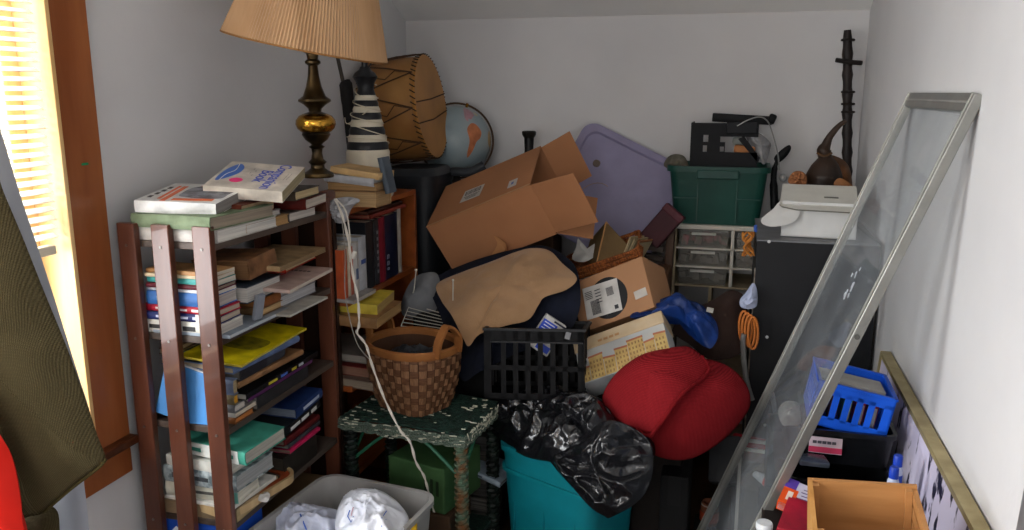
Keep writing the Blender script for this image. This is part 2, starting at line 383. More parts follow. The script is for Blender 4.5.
# middle pile on top
zz = stack([
 ('tan edged book at the bottom of the middle pile on the bookcase top', .205, .22, .026, '#a37f52', '#b08a5c', 'near', 0, .002, 0),
 ('thin white edged book between the tan and the red-brown book on the bookcase top', .175, .21, .016, '#8d8a88', '#c9c3bb', 'near', -2, -.012, .012),
 ('red-brown spined book with tan page edges, right below the tilted white workbook', .165, .20, .033, '#6b2f1c', '#b39a79', 'near', 2, -.01, -.006)], X, 1.80, SZ[0], GR['top'])
b = book_at('white workbook with blue wave and pink dot on its cover, tilted on the middle pile', (-1.330, 1.818, 1.287), (12, 4.5, 14), (.205, .215, .030), '#d3c9bb', '#a59878', GR['top'], hard=False, rough=.35, side='near')
t_ = .0304
# own x is the spine->fore-edge direction = away from the camera; own y runs to the left
def onb(x, y): return Vector((x, y, t_))
g = G().pad([onb(-.06, .088), onb(-.02, .094), (.045, .090, t_), (.088, .072, t_), (.06, .052, t_), (.01, .05, t_), (-.04, .07, t_)], .0007, .0002, nrm=(0, 0, 1), namp=0, rings=4)
g.build('cover_wave', mat('#3f6fc4', .4, var=.05), b)
g = G().tube([(-.062, .078, t_+.0008), (-.01, .078, t_+.0008), (.03, .066, t_+.0008), (.085, .073, t_+.0008)], .0011, 6, smooth=5); g.build('wave_line', mat('#e8e4da', .5), b)
g = G().lathe([(.0001, t_), (.0175, t_), (.0175, t_+.0006), (.0001, t_+.0006)], c=(-.047, .038, 0)); g.build('cover_dot', mat('#f0257c', .4, var=.03), b)
bm_ = mat('#4257b8', .4, var=.05)
Mt = Matrix.Translation((.005, -.052, t_+.0004)) @ Matrix.Rotation(R_(180), 4, 'Z')
text('Companion', .046, bm_, b, Mt, sx=.95); text('Book', .046, bm_, b, Matrix.Translation((.0, -.018, t_+.0004)) @ Matrix.Rotation(R_(180), 4, 'Z'))
g = G()
for i in range(6):
    g.box((.03-.02*(i % 3), -.078-.008*(i//3), t_), (.015, .0012, .0004))
for i in range(4): g.box((.055-.018*i, .012 if i % 2 else .022, t_), (.012, .0012, .0004))
g.build('small_print', mat('#9a938c', .6), b)
# far pile on top
stack([('white edged book lying at the bottom of the far pile on the bookcase top', .15, .21, .027, '#57504b', '#cbc4bb', 'near', 0, .002, 0)], X, 2.008, SZ[0], GR['top'])
book_at('dark red spined book with white pages poking out of the far pile on the bookcase', (-1.39, 2.035, 1.2235), (0, 0, 8), (.215, .17, .03), '#5a1c16', '#cfc6b8', GR['top'])
book_at('dark brown book with cream pages topmost in the far pile beside the brass lamp', (-1.345, 2.0, 1.2545), (0, 0, 6), (.165, .17, .026), '#4b4136', '#d2bd92', GR['top'])
# ---- second shelf
def sh(label, px0, px1, zb, t, dep, cov, pg, grp, side='near', x=X, rot=(0, 0, 0), ymin=.024, **kw):
    ya, yb_ = max(BY0+ymin, Yat(px0, x, zb+t/2)), Yat(px1, x, zb+t/2)
    return book_at(label, (x-dep, ya, zb), rot, (dep, max(.02, yb_-ya), t), cov, pg, grp, side, **kw)
def band2(c='#e9e7e2'): return dict(marks=(c, textmarks()))
G2 = GR['s2']; z0 = SZ[1]
zq = stack([
 ('white spined book at the very bottom of the near pile on the upper shelf', .095, .228, .034, '#d9d7cd', '#c2bcb4', 'near', 0, -.004, .004, dict(marks=('#2b2b2b', [(-.1, .16, .35), (.34, .14, .3), (-.36, .12, .3)]))),
 ('navy spined book just above the bottom book of the near pile on the upper shelf', .090, .215, .020, '#202a62', '#b6aa9a', 'near', 2, -.008, .004, dict(marks=('#c8cbe0', textmarks()), band=('#dedbd2', -.33, .3))),
 ('red spined book with white lettering in the near pile on the upper shelf', .085, .222, .018, '#a8182e', '#b5a493', 'near', -1, -.004, .006, band2()),
 ('thick blue spined book in the middle of the near pile on the upper shelf', .085, .20, .034, '#2f64a6', '#b9b1aa', 'near', 1, -.012, .004, dict(marks=('#9fc0e6', [(-.35, .18, .35), (.2, .3, .3)]))),
 ('thin white spined paperback above the thick blue book on the upper shelf', .080, .205, .008, '#ccd0d6', '#cfc8bd', 'near', -2, -.01, .006, dict(hard=False)),
 ('dark maroon spined book below the teal one on the upper shelf', .082, .20, .012, '#5a1622', '#8f8274', 'near', 2, -.01, .004),
 ('teal spined paperback near the top of the near pile on the upper shelf', .080, .20, .014, '#3f9c98', '#c9c1b2', 'near', -1, -.01, .006, dict(hard=False)),
 ('cream spined paperback under the topmost tan one on the upper shelf', .080, .20, .009, '#cfc0a0', '#d7cfc0', 'near', 2, -.012, .004, dict(hard=False)),
 ('tan covered paperback topmost in the near pile on the upper shelf', .085, .20, .010, '#a5794c', '#c9bfab', 'near', -4, -.01, .002, dict(hard=False))],
 X, 1.672, z0, G2)
sh('large thin pale blue book lying under the others on the upper shelf, jutting forward', 226, 289, z0, .009, .22, '#8f9aa6', '#b9bfc6', G2, x=X+.018, rot=(0, 0, 0), hard=False)
z1 = z0+.010
sh('book with bright tan page edges lying low in the middle of the upper shelf', 262, 283, z1, .020, .16, '#8a6a48', '#c9a878', G2)
sh('orange-brown block of a book above the tan one in the middle of the upper shelf', 261, 280, z1+.021, .026, .15, '#8a532c', '#a8713f', G2, side='room')
# small grey book leaning
o = thing('book', 'small grey book leaning upright against the orange-brown one on the upper shelf', 'book', P(257, 319, x=X+.004), (0, 14, -12), G2)
G().box((0, 0, .035), (.012, .028, .07), bev=.002).build('cover', mat('#8a8f98', .6, bump=.3), o)
zz1 = z1+.049
sh('thick book with white pages and slate cover lying beneath the old brown book', 247, 281, zz1, .044, .2, '#39424e', '#c4c0ba', G2, side='wall', hard=True)
sh('old worn brown book leaning on the slate covered book on the upper shelf', 250, 277, zz1+.050, .052, .17, '#7d573a', '#7b5a3c', G2, side='room', rot=(4, -3, 0), wear=.3)
sh('white paged book low at the far end of the upper shelf', 281, 316, z0+.009, .032, .17, '#8b8d92', '#c8c9cb', G2, side='wall')
sh('second white paged book at the far end of the upper shelf, on the low one', 281, 314, z0+.042, .030, .17, '#9a9ca0', '#d0d0d0', G2, side='wall')
sh('thin open-edged booklet sticking out beyond the white paged books', 290, 328, z0-.0 +.0015, .006, .12, '#b7b3a9', '#c9c7bf', G2, x=X+.06, hard=False)
b = sh('pinkish softcover with red scribble jutting far out of the upper shelf', 287, 338, z0+.078, .010, .19, '#b79f95', '#cfc5b8', G2, x=X+.075, rot=(0, 2, 5), hard=False)
g = G().tube([(-.03, .03, .0108), (0, .045, .0108), (.02, .03, .0108), (.0, .01, .0108), (.03, .0, .0108)], .002, 6, smooth=5); g.build('red_scribble', mat('#a83238', .5), b)
g = G()
for i in range(8): g.box((.075, -.05+i*.013, .0104), (.012, .009, .0006), rot=(0, 0, 4))
g.build('title', mat('#4a3f3c', .5), b)
sh('red spined book with cream pages under the worn beige folder', 283, 320, z0+.100, .020, .17, '#b5301f', '#cfb994', G2, rot=(0, 0, 6))
b = sh('worn beige card folder topmost at the far end of the upper shelf', 278, 330, z0+.128, .014, .17, '#a08561', '#8c7456', G2, x=X+.04, rot=(0, 1, 4), hard=False, wear=.25)
# ---- third shelf
G3 = GR['s3']; z0 = SZ[2]
b = sh('large bright yellow softcover lying topmost on the middle shelf', 240, 309, z0+.168, .006, .18, '#d8c312', '#c9b64a', G3, x=X+.03, rot=(0, 4, 2), hard=False, side='far')
g = G().pad([(-.03, -.06, .0064), (.05, -.05, .0064), (.06, .05, .0064), (-.02, .06, .0064)], .0006, .0002, nrm=(0, 0, 1), namp=0, rings=4); g.build('cover_picture', mat('#5c5316', .5, col2='#a8971a', scale=40), b)
b = sh('wide board-covered book with pale blue edge below the yellow one on the middle shelf', 221, 296, z0+.142, .018, .22, '#5d6f92', '#b5a68c', G3, ymin=.05, x=X+.01, rot=(0, 1, -3), side='room', hard=True)
sh('tan edged paperback near the slats on the middle shelf', 216, 236, z0+.078, .040, .2, '#6d7890', '#b09a75', G3, ymin=.05)
sh('yellow-orange paged paperback near the slats on the middle shelf', 216, 238, z0+.052, .025, .2, '#7b6b4d', '#cf9326', G3, ymin=.05)
sh('white paged book near the slats below the yellow-orange one', 216, 246, z0+.030, .021, .2, '#77777a', '#c3bdb5', G3, ymin=.05)
sh('tan and white magazine bundle above the orange-brown book on the middle shelf', 218, 256, z0+.018, .011, .2, '#a9a49c', '#cbbda8', G3, ymin=.05, hard=False)
sh('orange-brown edged book lowest by the slats on the middle shelf', 218, 254, z0+.0, .017, .2, '#7a4a25', '#b3713b', G3, ymin=.05)
sh('dark spined book in the middle of the middle shelf under the board-covered one', 240, 266, z0+.105, .034, .17, '#2a2a30', '#57524c', G3, side='room')
sh('grey paged small book beside the dark spined one on the middle shelf', 262, 284, z0+.105, .034, .13, '#3c4048', '#8f8980', G3, side='room')
b = sh('long narrow brown book lying across the middle shelf', 241, 300, z0+.088, .016, .2, '#8a6544', '#a5855e', G3, side='room', rot=(0, 0, -3))
b = sh('black glossy magazine with yellow lettering on its spine on the middle shelf', 246, 318, z0+.055, .015, .18, '#17181c', '#9a9890', G3, side='room', x=X+.012, hard=False, rough=.25)
g = G()
L = .2
for c0, ln, m_ in ((.17, .16, '#c9b93a'), (-.04, .1, '#3d5fae'), (-.2, .1, '#c9b93a'), (-.33, .07, '#b9bcc6')): pass
for c0, ln, m_ in ((.26, .18, '#c9b93a'), (.02, .14, '#4868b8'), (-.2, .1, '#c9b93a'), (-.36, .1, '#b9bcc6')):
    l = b.children[1].dimensions.y if len(b.children) > 1 else .2
    G().box((-.0912, c0*.24, .007), (.0016, ln*.24, .007)).build('title', mat(m_, .4), b)
sh('purple spined magazine under the black one on the middle shelf', 248, 312, z0+.038, .015, .18, '#5c2a5e', '#8f8880', G3, side='room', hard=False)
sh('dark grey magazine lowest at the far side of the middle shelf', 257, 308, z0+.003, .033, .18, '#2c2c2e', '#77736c', G3, side='room', hard=False)
# bright blue folder leaning behind the slats
o = thing('ring_binder', 'bright blue folder leaning on edge behind the slats of the middle shelf', 'folder', (-1.418, BY0+.026, SZ[2]+.022), (-4, 15, 3), None)
G().box((.078, 0, .072), (.156, .012, .145), bev=.003).build('cover', mat('#4f8fd0', .35, var=.06), o)
G().box((.078, .0, .075), (.148, .008, .145)).build('pages', mat('#cfd3d8', .8), o)
sh('white book with reddish stripe lying under the blue folder behind the slats', 0, 0, 0, .02, .1, '#c9bfc0', '#cfc7bd', G3) if False else None
stack([('small cream book lying just above the blue folder, seen between the slats', .08, .07, .017, '#5d4433', '#d9cba6', 'far', 0, -.185, .06),
       ('tan book on the small cream one behind the leftmost slat', .08, .07, .016, '#6d5136', '#c9b48c', 'far', 3, -.18, .06)], X, BY0+.04, SZ[2]+.15, G3)
# ---- fourth shelf
G4 = GR['s4']; z0 = SZ[3]
zf = stack([
 ('thick bundle of yellowed papers at the bottom of the lower shelf pile', .20, .235, .036, '#7c6a52', '#a8946e', 'near', 0, 0, 0, dict(hard=False)),
 ('large white open softcover drooping over the bundle on the lower shelf', .19, .24, .010, '#d5d4ce', '#dcdad2', 'near', -4, .0, -.0, dict(hard=False)),
 ('cream book with teal spine end on the lower shelf', .10, .215, .040, '#c9c8b8', '#d3cfc0', 'near', 2, .0, .01, dict(band=('#6fb0a6', -.46, .06), marks=('#5b5b58', [(.05, .5, .2)]))),
 ('grey and white patterned book with dark lettering on the lower shelf', .16, .225, .045, '#8d999c', '#9d9f9e', 'near', -3, .015, .0, dict(marks=('#3d4144', [(-.3, .2, .3), (0, .25, .25), (.3, .16, .3)]), cmat=mat('#a9b3b5', .5, col2='#59666b', scale=38, thr=(.4, .6)))),
 ('thin white booklet just beneath the teal hardcover on the lower shelf', .15, .2, .028, '#c6c6be', '#d4d1c6', 'near', -5, .0, .0, dict(hard=False))],
 X, BY0+.024, z0, G4)
b = book_at('big teal-green hardcover with a white label on its spine, topmost on the lower shelf', (-1.405, 1.705, zf+.004), (4, 0, -8), (.25, .155, .036), '#3f8f7c', '#aca89e', G4, band=('#dfe3de', -.02, .78), marks=('#3f8f7c', [(-.2, .3, .3), (.2, .25, .3)]))
sh('navy spined book standing behind on the lower shelf', 296, 322, z0+.160, .030, .18, '#1f3566', '#77808e', G4, side='room', rot=(4, 0, 0), marks=('#b8c4da', textmarks(2)))
sh('black book with white lettered spine at the far end of the lower shelf', 284, 320, z0+.130, .024, .18, '#17191c', '#55524e', G4, side='room', rot=(4, 0, 0), marks=('#dcdcd8', [(-.3, .15, .4), (-.05, .2, .4), (.22, .25, .4)]))
sh('dark red book under the black lettered one on the lower shelf', 284, 319, z0+.106, .018, .18, '#5c1a1c', '#6f5f55', G4, side='room')
sh('charcoal softcover between the dark red and the magenta book', 288, 320, z0+.090, .012, .18, '#3b3c42', '#6a6862', G4, side='room', hard=False)
sh('magenta softcover at the bottom of the far pile on the lower shelf', 290, 320, z0+.076, .011, .18, '#c02456', '#7c6258', G4, side='room', x=X+.006, hard=False, rough=.3)
sh('thick dark book at the very bottom of the far pile on the lower shelf', 284, 316, z0+.001, .072, .18, '#2a2521', '#3b342c', G4, side='room')
# blue packet lowest between the slats
o = thing('book', 'royal blue box-like book with a white diamond emblem, lowest between the slats', 'book', (BX0+.13, BY0+.03, .331), (0, 0, 0), None)
G().box((0, .07, .055), (.22, .14, .11), bev=.002).build('cover', mat('#1f4fb5', .35, var=.05), o)
g = G().prism([(-.078, -.0015, .073), (-.060, -.0015, .091), (-.042, -.0015, .073), (-.060, -.0015, .055)], (0, .001, 0)); e = g.build('emblem', mat('#e8ecf4', .4), o)
G().prism([(-.067, -.003, .073), (-.060, -.003, .080), (-.053, -.003, .073), (-.060, -.003, .066)], (0, .001, 0)).build('emblem_centre', mat('#2a56b8', .4), e)
G().span((BX0+.004, BY0+.024, .203), (BX1-.01, BY1-.03, .33), bev=.003).build('cover', mat('#6b5338', .8), tag(thing('cardboard_box', 'brown carton under the royal blue book at the foot of the bookcase', 'box', (0, 0, 0)), 'brown carton under the royal blue book at the foot of the bookcase', 'box'))
# rounded wooden tray lying half out of the shelf
f = [P(226, 512, z=.475), P(300, 466, z=.475), P(262, 460, z=.505)]
tr = thing('wooden_tray', 'rounded pale wood tray with orange inner rim jutting out from the lower shelf', 'tray')
tr.matrix_world = frame3(P(230, 522, z=.475), P(304, 476, z=.478), P(185, 498, z=.482)); 
W_, L_ = .27, .16
g = G(); o1 = rrect(W_, L_, .05, 8, 0, W_/2, L_/2); o2 = rrect(W_, L_, .05, 8, .022, W_/2, L_/2); i1 = rrect(W_-.018, L_-.018, .042, 8, .022, W_/2, L_/2); i2 = rrect(W_-.018, L_-.018, .042, 8, .006, W_/2, L_/2)
g.loft([o1, o2, i1, i2]); g.build('rim', wood('#c9ae84', '#9c7f55', rough=.5), tr)
g = G(); a = rrect(W_-.020, L_-.020, .041, 8, .006, W_/2, L_/2); b_ = rrect(W_-.020, L_-.020, .041, 8, .016, W_/2, L_/2); c_ = rrect(W_-.062, L_-.062, .025, 8, .016, W_/2, L_/2); d_ = rrect(W_-.066, L_-.066, .023, 8, .008, W_/2, L_/2)
g.loft([a, b_, c_, d_]); g.build('inner_border', mat('#a8502a', .5, col2='#7d3418', scale=20), tr)
G().loft([rrect(W_-.066, L_-.066, .023, 8, .008, W_/2, L_/2), rrect(W_-.066, L_-.066, .023, 8, .010, W_/2, L_/2)]).build('panel', mat('#4c453c', .6), tr)
g = G(); g.pad([P(258, 500, z=.49), P(264, 492, z=.50), P(270, 494, z=.50), P(267, 502, z=.49)], .008, .005, namp=.006, nfreq=60, rings=6, ridge=.004, rfreq=50)
one(g, 'tissue', mat('#c9c6c2', .8), 'small crumpled white tissue lying in the wooden tray', 'tissue', P(265, 499, z=.49))
# ================================================================== LAMPS ON THE LEFT
lz = P(316, 177, y=2.12).z; lx = P(318, 170, y=2.12).x
lp = thing('table_lamp', 'tall aged-brass table lamp with tilted pleated tan shade on the bookcase top', 'lamp', (lx, 2.12, lz))
k = .00288
brass = mat('#665233', .3, col2='#1d1711', scale=9, metal=.85, thr=(.4, .68)); gold = mat('#b98a35', .22, metal=1, var=.1)
def pr(l): return [(r*k, h*k) for r, h in l]
G().lathe(pr([(.1, 0), (15, 0), (16, 1.5), (15, 4), (11, 6), (7, 9), (6.5, 12), (9, 15), (6, 18), (5, 24), (5.5, 28), (8, 30), (5, 32), (7, 34), (11, 37), (14, 42), (13, 44), (15, 45)]), 32).build('base', brass, lp, smooth=True)
G().lathe(pr([(15, 45), (18, 48), (19.5, 52), (19, 56), (16, 60), (12, 62)]), 32).build('bulb_collar', gold, lp, smooth=True)
G().lathe(pr([(12, 62), (6, 64), (6.5, 67), (11, 71), (16, 74), (15.5, 76), (11, 79), (7.5, 88), (5.5, 98), (4.5, 108), (7.5, 110), (7.5, 112), (5, 114), (6, 119), (9.5, 121), (10, 124), (7, 126), (5, 131), (.1, 131)]), 32).build('stem', brass, lp, smooth=True)
G().lathe(pr([(.1, 130), (6, 130), (6.5, 140), (4, 146), (.1, 146)]), 20).build('socket', mat('#2b2520', .4), lp, smooth=True)
n = 150; sh_ = G(); rb, rt, H = .226, .146, .255
M = Matrix.Translation((-.018, .0, P(308, 47, y=2.12).z-lz)) @ Euler((0, R_(12), 0)).to_matrix().to_4x4(); sh_.M = M
def ring(r, z, a): return [Vector(((r+(a if i % 2 else -a))*math.cos(2*math.pi*i/(2*n)), (r+(a if i % 2 else -a))*math.sin(2*math.pi*i/(2*n)), z)) for i in range(2*n)]
sh_.loft([ring(rb, 0, .0022), ring(rt, H, .0014), ring(rt-.003, H, .0014), ring(rb-.003, 0, .0022), ring(rb, 0, .0022)], False, False)
so = sh_.build('lamp_shade', mat('#bd9974', .8, col2='#a07c58', scale=14, stretch=(1, 1, .2), trans=0, sheen=.2), lp)
g = G(M); g.tube([(rb*math.cos(a), rb*math.sin(a), .001) for a in [2*math.pi*i/60 for i in range(60)]], .0028, 6, closed=True); g.build('shade_trim', mat('#8d6236', .7), so)
g = G(M)
for a in (0, 120, 240): g.tube([(0, 0, H-.03), (rt*math.cos(R_(a)), rt*math.sin(R_(a)), H-.006)], .0018, 6)
g.build('shade_spider', gold, so)
# ---- striped lamp on the low orange bookcase
SX = -1.163; sy0, sy1, sz = 2.258, 2.85, 1.195
l2y = 2.62; l2x = P(368, 155, y=l2y).x; l2z = sz
k2 = .00338; h0 = (P(368, 155, y=l2y).z-sz)/k2
lq = thing('table_lamp', 'black and white banded lamp base wound with white cord, shadeless, behind the brass lamp', 'lamp', (l2x, l2y, l2z))
def band(name, l, m): G().lathe([(r*k2, (h0+h)*k2) for r, h in l], 28).build(name, m, lq, smooth=True)
wh = mat('#c9c0ac', .35, var=.06); bk = mat('#1c1d20', .35)
def rad(h): return 22-12.5*(min(1, max(0, h/62)))**1.1
G().lathe([(.1*k2, 0), (24*k2, 0), (25*k2, 3*k2), (22.5*k2, 6*k2), (22*k2, h0*k2)], 28).build('foot', wh, lq, smooth=True)
hs = [0, 6, 14, 21, 29, 36, 43, 49, 55, 60]
for i, (a, b_) in enumerate(zip(hs, hs[1:])): band('white_band' if i % 2 == 0 else 'black_band', [(rad(a), a), (rad((a+b_)/2)+.8, (a+b_)/2), (rad(b_), b_)], wh if i % 2 == 0 else bk)
band('neck', [(rad(60), 60), (8, 66), (9, 72), (12.5, 78), (10, 82), (6, 85), (4.5, 88), (.1, 88)], bk)
g = G()
for a in (0, 60, 120): 
    c_, s_ = math.cos(R_(a)), math.sin(R_(a)); g.tube([(c_*2*k2, s_*2*k2, (h0+86)*k2), (c_*7*k2, s_*7*k2, (h0+91)*k2), (c_*6*k2, s_*6*k2, (h0+98)*k2), (0, 0, (h0+103)*k2)], .0022, 6, smooth=4)
g.lathe([(.001, (h0+86)*k2), (.011, (h0+87)*k2), (.012, (h0+96)*k2), (.001, (h0+99)*k2)], 14)
g.build('socket', mat('#2a2a2c', .3, metal=.5), lq, smooth=True)
g = G(); pts = []
for i in range(130):
    t = i/129; h = 70-t*64; r = (rad(h)+1.6)*k2; a = t*2*math.pi*5.5+math.sin(t*23)*.5; pts.append((r*math.cos(a), r*math.sin(a), (h0+h+3*math.sin(t*31))*k2))
g.tube(pts, .0019, 6); g.tube([(.03, -.05, (h0+45)*k2), (-.05, -.04, (h0+32)*k2), (-.06, -.045, (h0+38)*k2)], .0018, 6, smooth=5)
g.build('power_cord', mat('#c9bfa9', .6), lq, smooth=True)
# ================================================================== LOW ORANGE-BROWN BOOKCASE
ob = wood('#9a5226', '#6e3414', rough=.35, coat=.2, st=(5, .8, 5))
lc = thing('bookcase', 'lower orange-brown open bookcase standing beyond the slatted one', 'bookcase', (XL+.02, sy0, 0))
b0 = Vector(lc.location)
G().span((XL+.02, sy0, sz-.018), (SX, sy1, sz), bev=.002).build('top', ob, lc, at=b0)
for a, xe, pmx in ((sy0, SX-.034, wood('#2c1a12', '#1c100a', st=(5, .8, 5))), (sy1-.018, SX, ob)): G().span((XL+.02, a, 0), (xe, a+.018, sz-.0182), bev=.001).build('side_panel', pmx, lc, at=b0)  # near panel: same case in darker wood, its shade put into the colour
for zs in (.905, .62, .32, .06): G().span((XL+.025, sy0+.019, zs-.018), (SX-.004, sy1-.019, zs)).build('shelf', ob, lc, at=b0)
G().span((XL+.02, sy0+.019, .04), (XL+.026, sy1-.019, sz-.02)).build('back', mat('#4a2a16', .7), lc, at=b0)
GU = 'upright books in the orange-brown bookcase'
def up(label, px0, px1, h, dep, cov, hard=True, marks=None, zb=.906, inset=.012, pg='#c8bca6', lean=0, **kw):
    """a standing book, spine to the room"""
    xs = SX-inset; ya = Yat(px0, xs, 1.0); yb_ = Yat(px1, xs, 1.0); t = yb_-ya-.0015
    # book frame: own z (thickness) along room Y, own y up, spine (-x own) towards +X room
    o = book(label, (0, 0, 0), (dep, h, t), (0, 0, 0), cov, pg, GU, hard, marks, **kw)
    M = Matrix(((-1, 0, 0), (0, 0, 1), (0, 1, 0))).to_4x4(); M.translation = Vector((xs-dep/2, ya, zb+h/2)); o.matrix_world = M @ Matrix.Rotation(R_(lean), 4, 'Z'); return o
up('orange spined paperback, leftmost upright in the orange-brown bookcase', 343.5, 347.5, .165, .15, '#b5522c', hard=False, inset=.008)
up('cream spined upright book right of the orange one', 347.5, 350.5, .17, .16, '#b9ad98')
up('salmon spined thin upright book beside the hanging white cord', 350.5, 353.5, .165, .15, '#b2604a', hard=False)
up('white spined upright book right of the salmon one', 353.5, 359, .175, .15, '#b6b4b0', marks=('#5a6a8a', [(-.1, .2, .4)]))
up('tall light grey spined upright book with small blue mark', 359, 366.5, .185, .16, '#a9acb2', marks=('#39508a', [(.05, .08, .6)]))
up('tall black upright book between the light grey and the striped dark one', 366.5, 375, .225, .19, '#1d1e22', rough=.3)
up('narrow black upright book with dotted pale spine print', 375, 379.5, .225, .19, '#26272b', marks=('#77767a', [(-.3+.1*i, .05, .3) for i in range(7)]))
up('crimson spined upright book next to the navy one', 379.5, 385.5, .225, .18, '#6f1424')
b = up('broad navy upright book with large pale vertical lettering', 385.5, 398, .225, .19, '#171c30', rough=.3)
g = G()
for y, hh in ((-.055, .016), (-.032, .016), (-.075, .008)): 
    g.tube([(-.0995, y-hh*.4, .006), (-.0995, y+hh*.4, .006), (-.0995, y+hh*.4, .018), (-.0995, y-hh*.4, .018)], .0012, 5, closed=True)
g.build('title', mat('#8f97ab', .5), b)
up('thin pale grey upright book, last on the right', 398, 401.5, .235, .17, '#a29c93', hard=False)
book_at('reddish book lying flat across the tops of the upright books', (SX-.2, 2.48, 1.135), (0, 0, 0), (.185, .30, .014), '#7c2f22', '#8a5442', 'books lying in the orange-brown bookcase', side='room')
book_at('dark brown book lying on the reddish one just under the bookcase top', (SX-.2, 2.47, 1.151), (0, 0, 0), (.18, .29, .012), '#3f2118', '#6a4534', 'books lying in the orange-brown bookcase', side='room')
book_at('yellow topped book lying out over the shelf edge below the upright books', (SX-.075, 2.30, .862), (0, 3, 8), (.15, .20, .032), '#c2ad3c', '#b89d62', 'books lying in the orange-brown bookcase', side='near', hard=False)
book_at('wide tan paged book under the yellow topped one', (SX-.07, 2.27, .826), (0, 2, 3), (.16, .23, .034), '#8f6a44', '#b08d5c', 'books lying in the orange-brown bookcase', side='near')
book_at('pale grey booklet between the upright books and the yellow topped book', (SX-.10, 2.26, .906), (0, 2, 0), (.125, .16, .012), '#8f8b88', '#a9a29a', 'books lying in the orange-brown bookcase', side='near', hard=False)
# things in the lower opening
def bk2(label, a, rot, dims, cov, pg, side='room', **kw): return book_at(label, a, rot, dims, cov, pg, 'books slumped in the lower part of the orange-brown bookcase', side=side, **kw)
bk2('grey softcover sloping out of the lower opening beside the splint basket', (SX-.14, 2.30, .700), (0, 6, 10), (.20, .21, .025), '#77706a', '#8c857c')
bk2('dull red book sloping under the grey softcover behind the splint basket', (SX-.15, 2.30, .655), (0, 5, 4), (.22, .24, .034), '#6a2320', '#7f5c4c')
bk2('brown-grey book below the dull red one near the wicker stool', (SX-.15, 2.28, .622), (0, 3, 0), (.22, .24, .030), '#6b5a50', '#8b7d6c')
# pile of books on the orange bookcase top, before the striped lamp
GP = 'books piled before the striped lamp'
px_ = P(331, 196, y=2.36)
book_at('tan paged book at the bottom of the pile in front of the striped lamp', (-1.315, 2.335, sz+.001), (0, 0, -4), (.17, .16, .050), '#b89a72', '#c2a479', GP, side='wall', pg2=None) if False else None
def pb(label, p0, p1, zb, zt, dep, cov, pg, yy, roll=0, side='far', yaw=0, **kw):
    dep *= .75
    a = P(p0, 190, y=yy); b_ = P(p1, 190, y=yy)
    return book_at(label, (a.x, yy, zb), (0, roll, yaw), (b_.x-a.x, dep, zt-zb), cov, pg, GP, side, **kw)
pb('half grey, half tan book lowest in the pile before the striped lamp', 334, 376, sz+.001, sz+.050, .15, '#a8835a', '#a88a63', 2.34, side='far')
pb('brown book second from the bottom before the striped lamp', 327, 377, sz+.052, sz+.078, .16, '#7c5e40', '#9a7850', 2.335, side='far')
pb('grey-white spined book in the pile before the striped lamp', 325, 374, sz+.082, sz+.106, .16, '#a9a9ac', '#b5b3b0', 2.33, roll=5, side='near')
pb('tan covered book topmost before the striped lamp, tipped to the right', 331, 379, sz+.108, sz+.128, .16, '#c3a06e', '#caa978', 2.34, roll=7, side='near', hard=False)
o = book('cream edged dark book leaning against the right end of the pile before the striped lamp', P(389, 194, y=2.42), (.055, .115, .016), (0, 0, 0), '#46505a', '#cbb68f', GP)
M = Matrix.Translation(P(391, 193, y=2.40)) @ Matrix.Rotation(R_(-12), 4, 'Y') @ Matrix(((0, 0, 1), (1, 0, 0), (0, 1, 0))).to_4x4() @ Matrix.Translation((0, .058, -.007)); o.matrix_world = M
# crumpled clear bag at the corner
g = G().pad([P(326, 205, y=2.27), P(334, 199, y=2.27), P(348, 197, y=2.27), P(360, 200, y=2.27), (P(352, 208, y=2.27)), P(345, 222, y=2.27), P(334, 222, y=2.27), P(328, 214, y=2.27)], .03, .02, ridge=.016, rfreq=45, nfreq=35, namp=.008, rings=12)
one(g, 'plastic_bag', mat('#a5a5a8', .25, var=.2, spec=.7), 'crumpled grey clear plastic bag stuffed at the corner between the two bookcases', 'bag', P(343, 210, y=2.27))
# white cord hanging down
def pt(l): return [P(a, b, y=c) for a, b, c in l]
cd = thing('extension_cord', 'twisted white electric cord hanging from the bookcases down past the splint basket', 'cord', P(345, 235, y=2.18))
def loc_tube(name, pts, r, m, par, sm=8):
    g = G().tube(catmull(pts, sm), r, 7); return g.build(name, m, par, smooth=True, at=par.location)
wc = mat('#cfc8bc', .5, var=.05)
main = catmull(pt([(335, 199, 2.2), (343, 218, 2.17), (349, 245, 2.15), (353, 275, 2.1), (358, 300, 2.08), (359, 325, 2.08), (357, 333, 2.07), (366, 345, 2.07), (372, 365, 2.06), (385, 400, 2.05), (400, 430, 2.05), (410, 442, 2.06), (416, 462, 2.07), (424, 476, 2.1), (428, 490, 2.12), (434, 512, 2.14)]), 8)
for ph in (0, math.pi):
    g = G(); q = [p+Vector((math.cos(i*.55+ph), math.sin(i*.55+ph), 0))*.0020 for i, p in enumerate(main)]
    g.tube(q, .0021, 7); g.build('strand', wc, cd, smooth=True, at=cd.location)
loc_tube('loose_strand', pt([(336, 200, 2.2), (341, 215, 2.18), (345, 250, 2.16), (345, 290, 2.14), (350, 320, 2.12), (358, 345, 2.10), (372, 362, 2.14)]), .0016, mat('#8f8a82', .5), cd)
loc_tube('second_strand', pt([(336, 199, 2.2), (346, 212, 2.19), (350, 240, 2.17), (350, 262, 2.17)]), .0024, wc, cd)
g = G().box(P(354, 255, y=2.14), (.012, .012, .024), rot=(0, 20, 0), bev=.003); g.build('cord_clip', mat('#d8d4ca', .4), cd, at=cd.location)
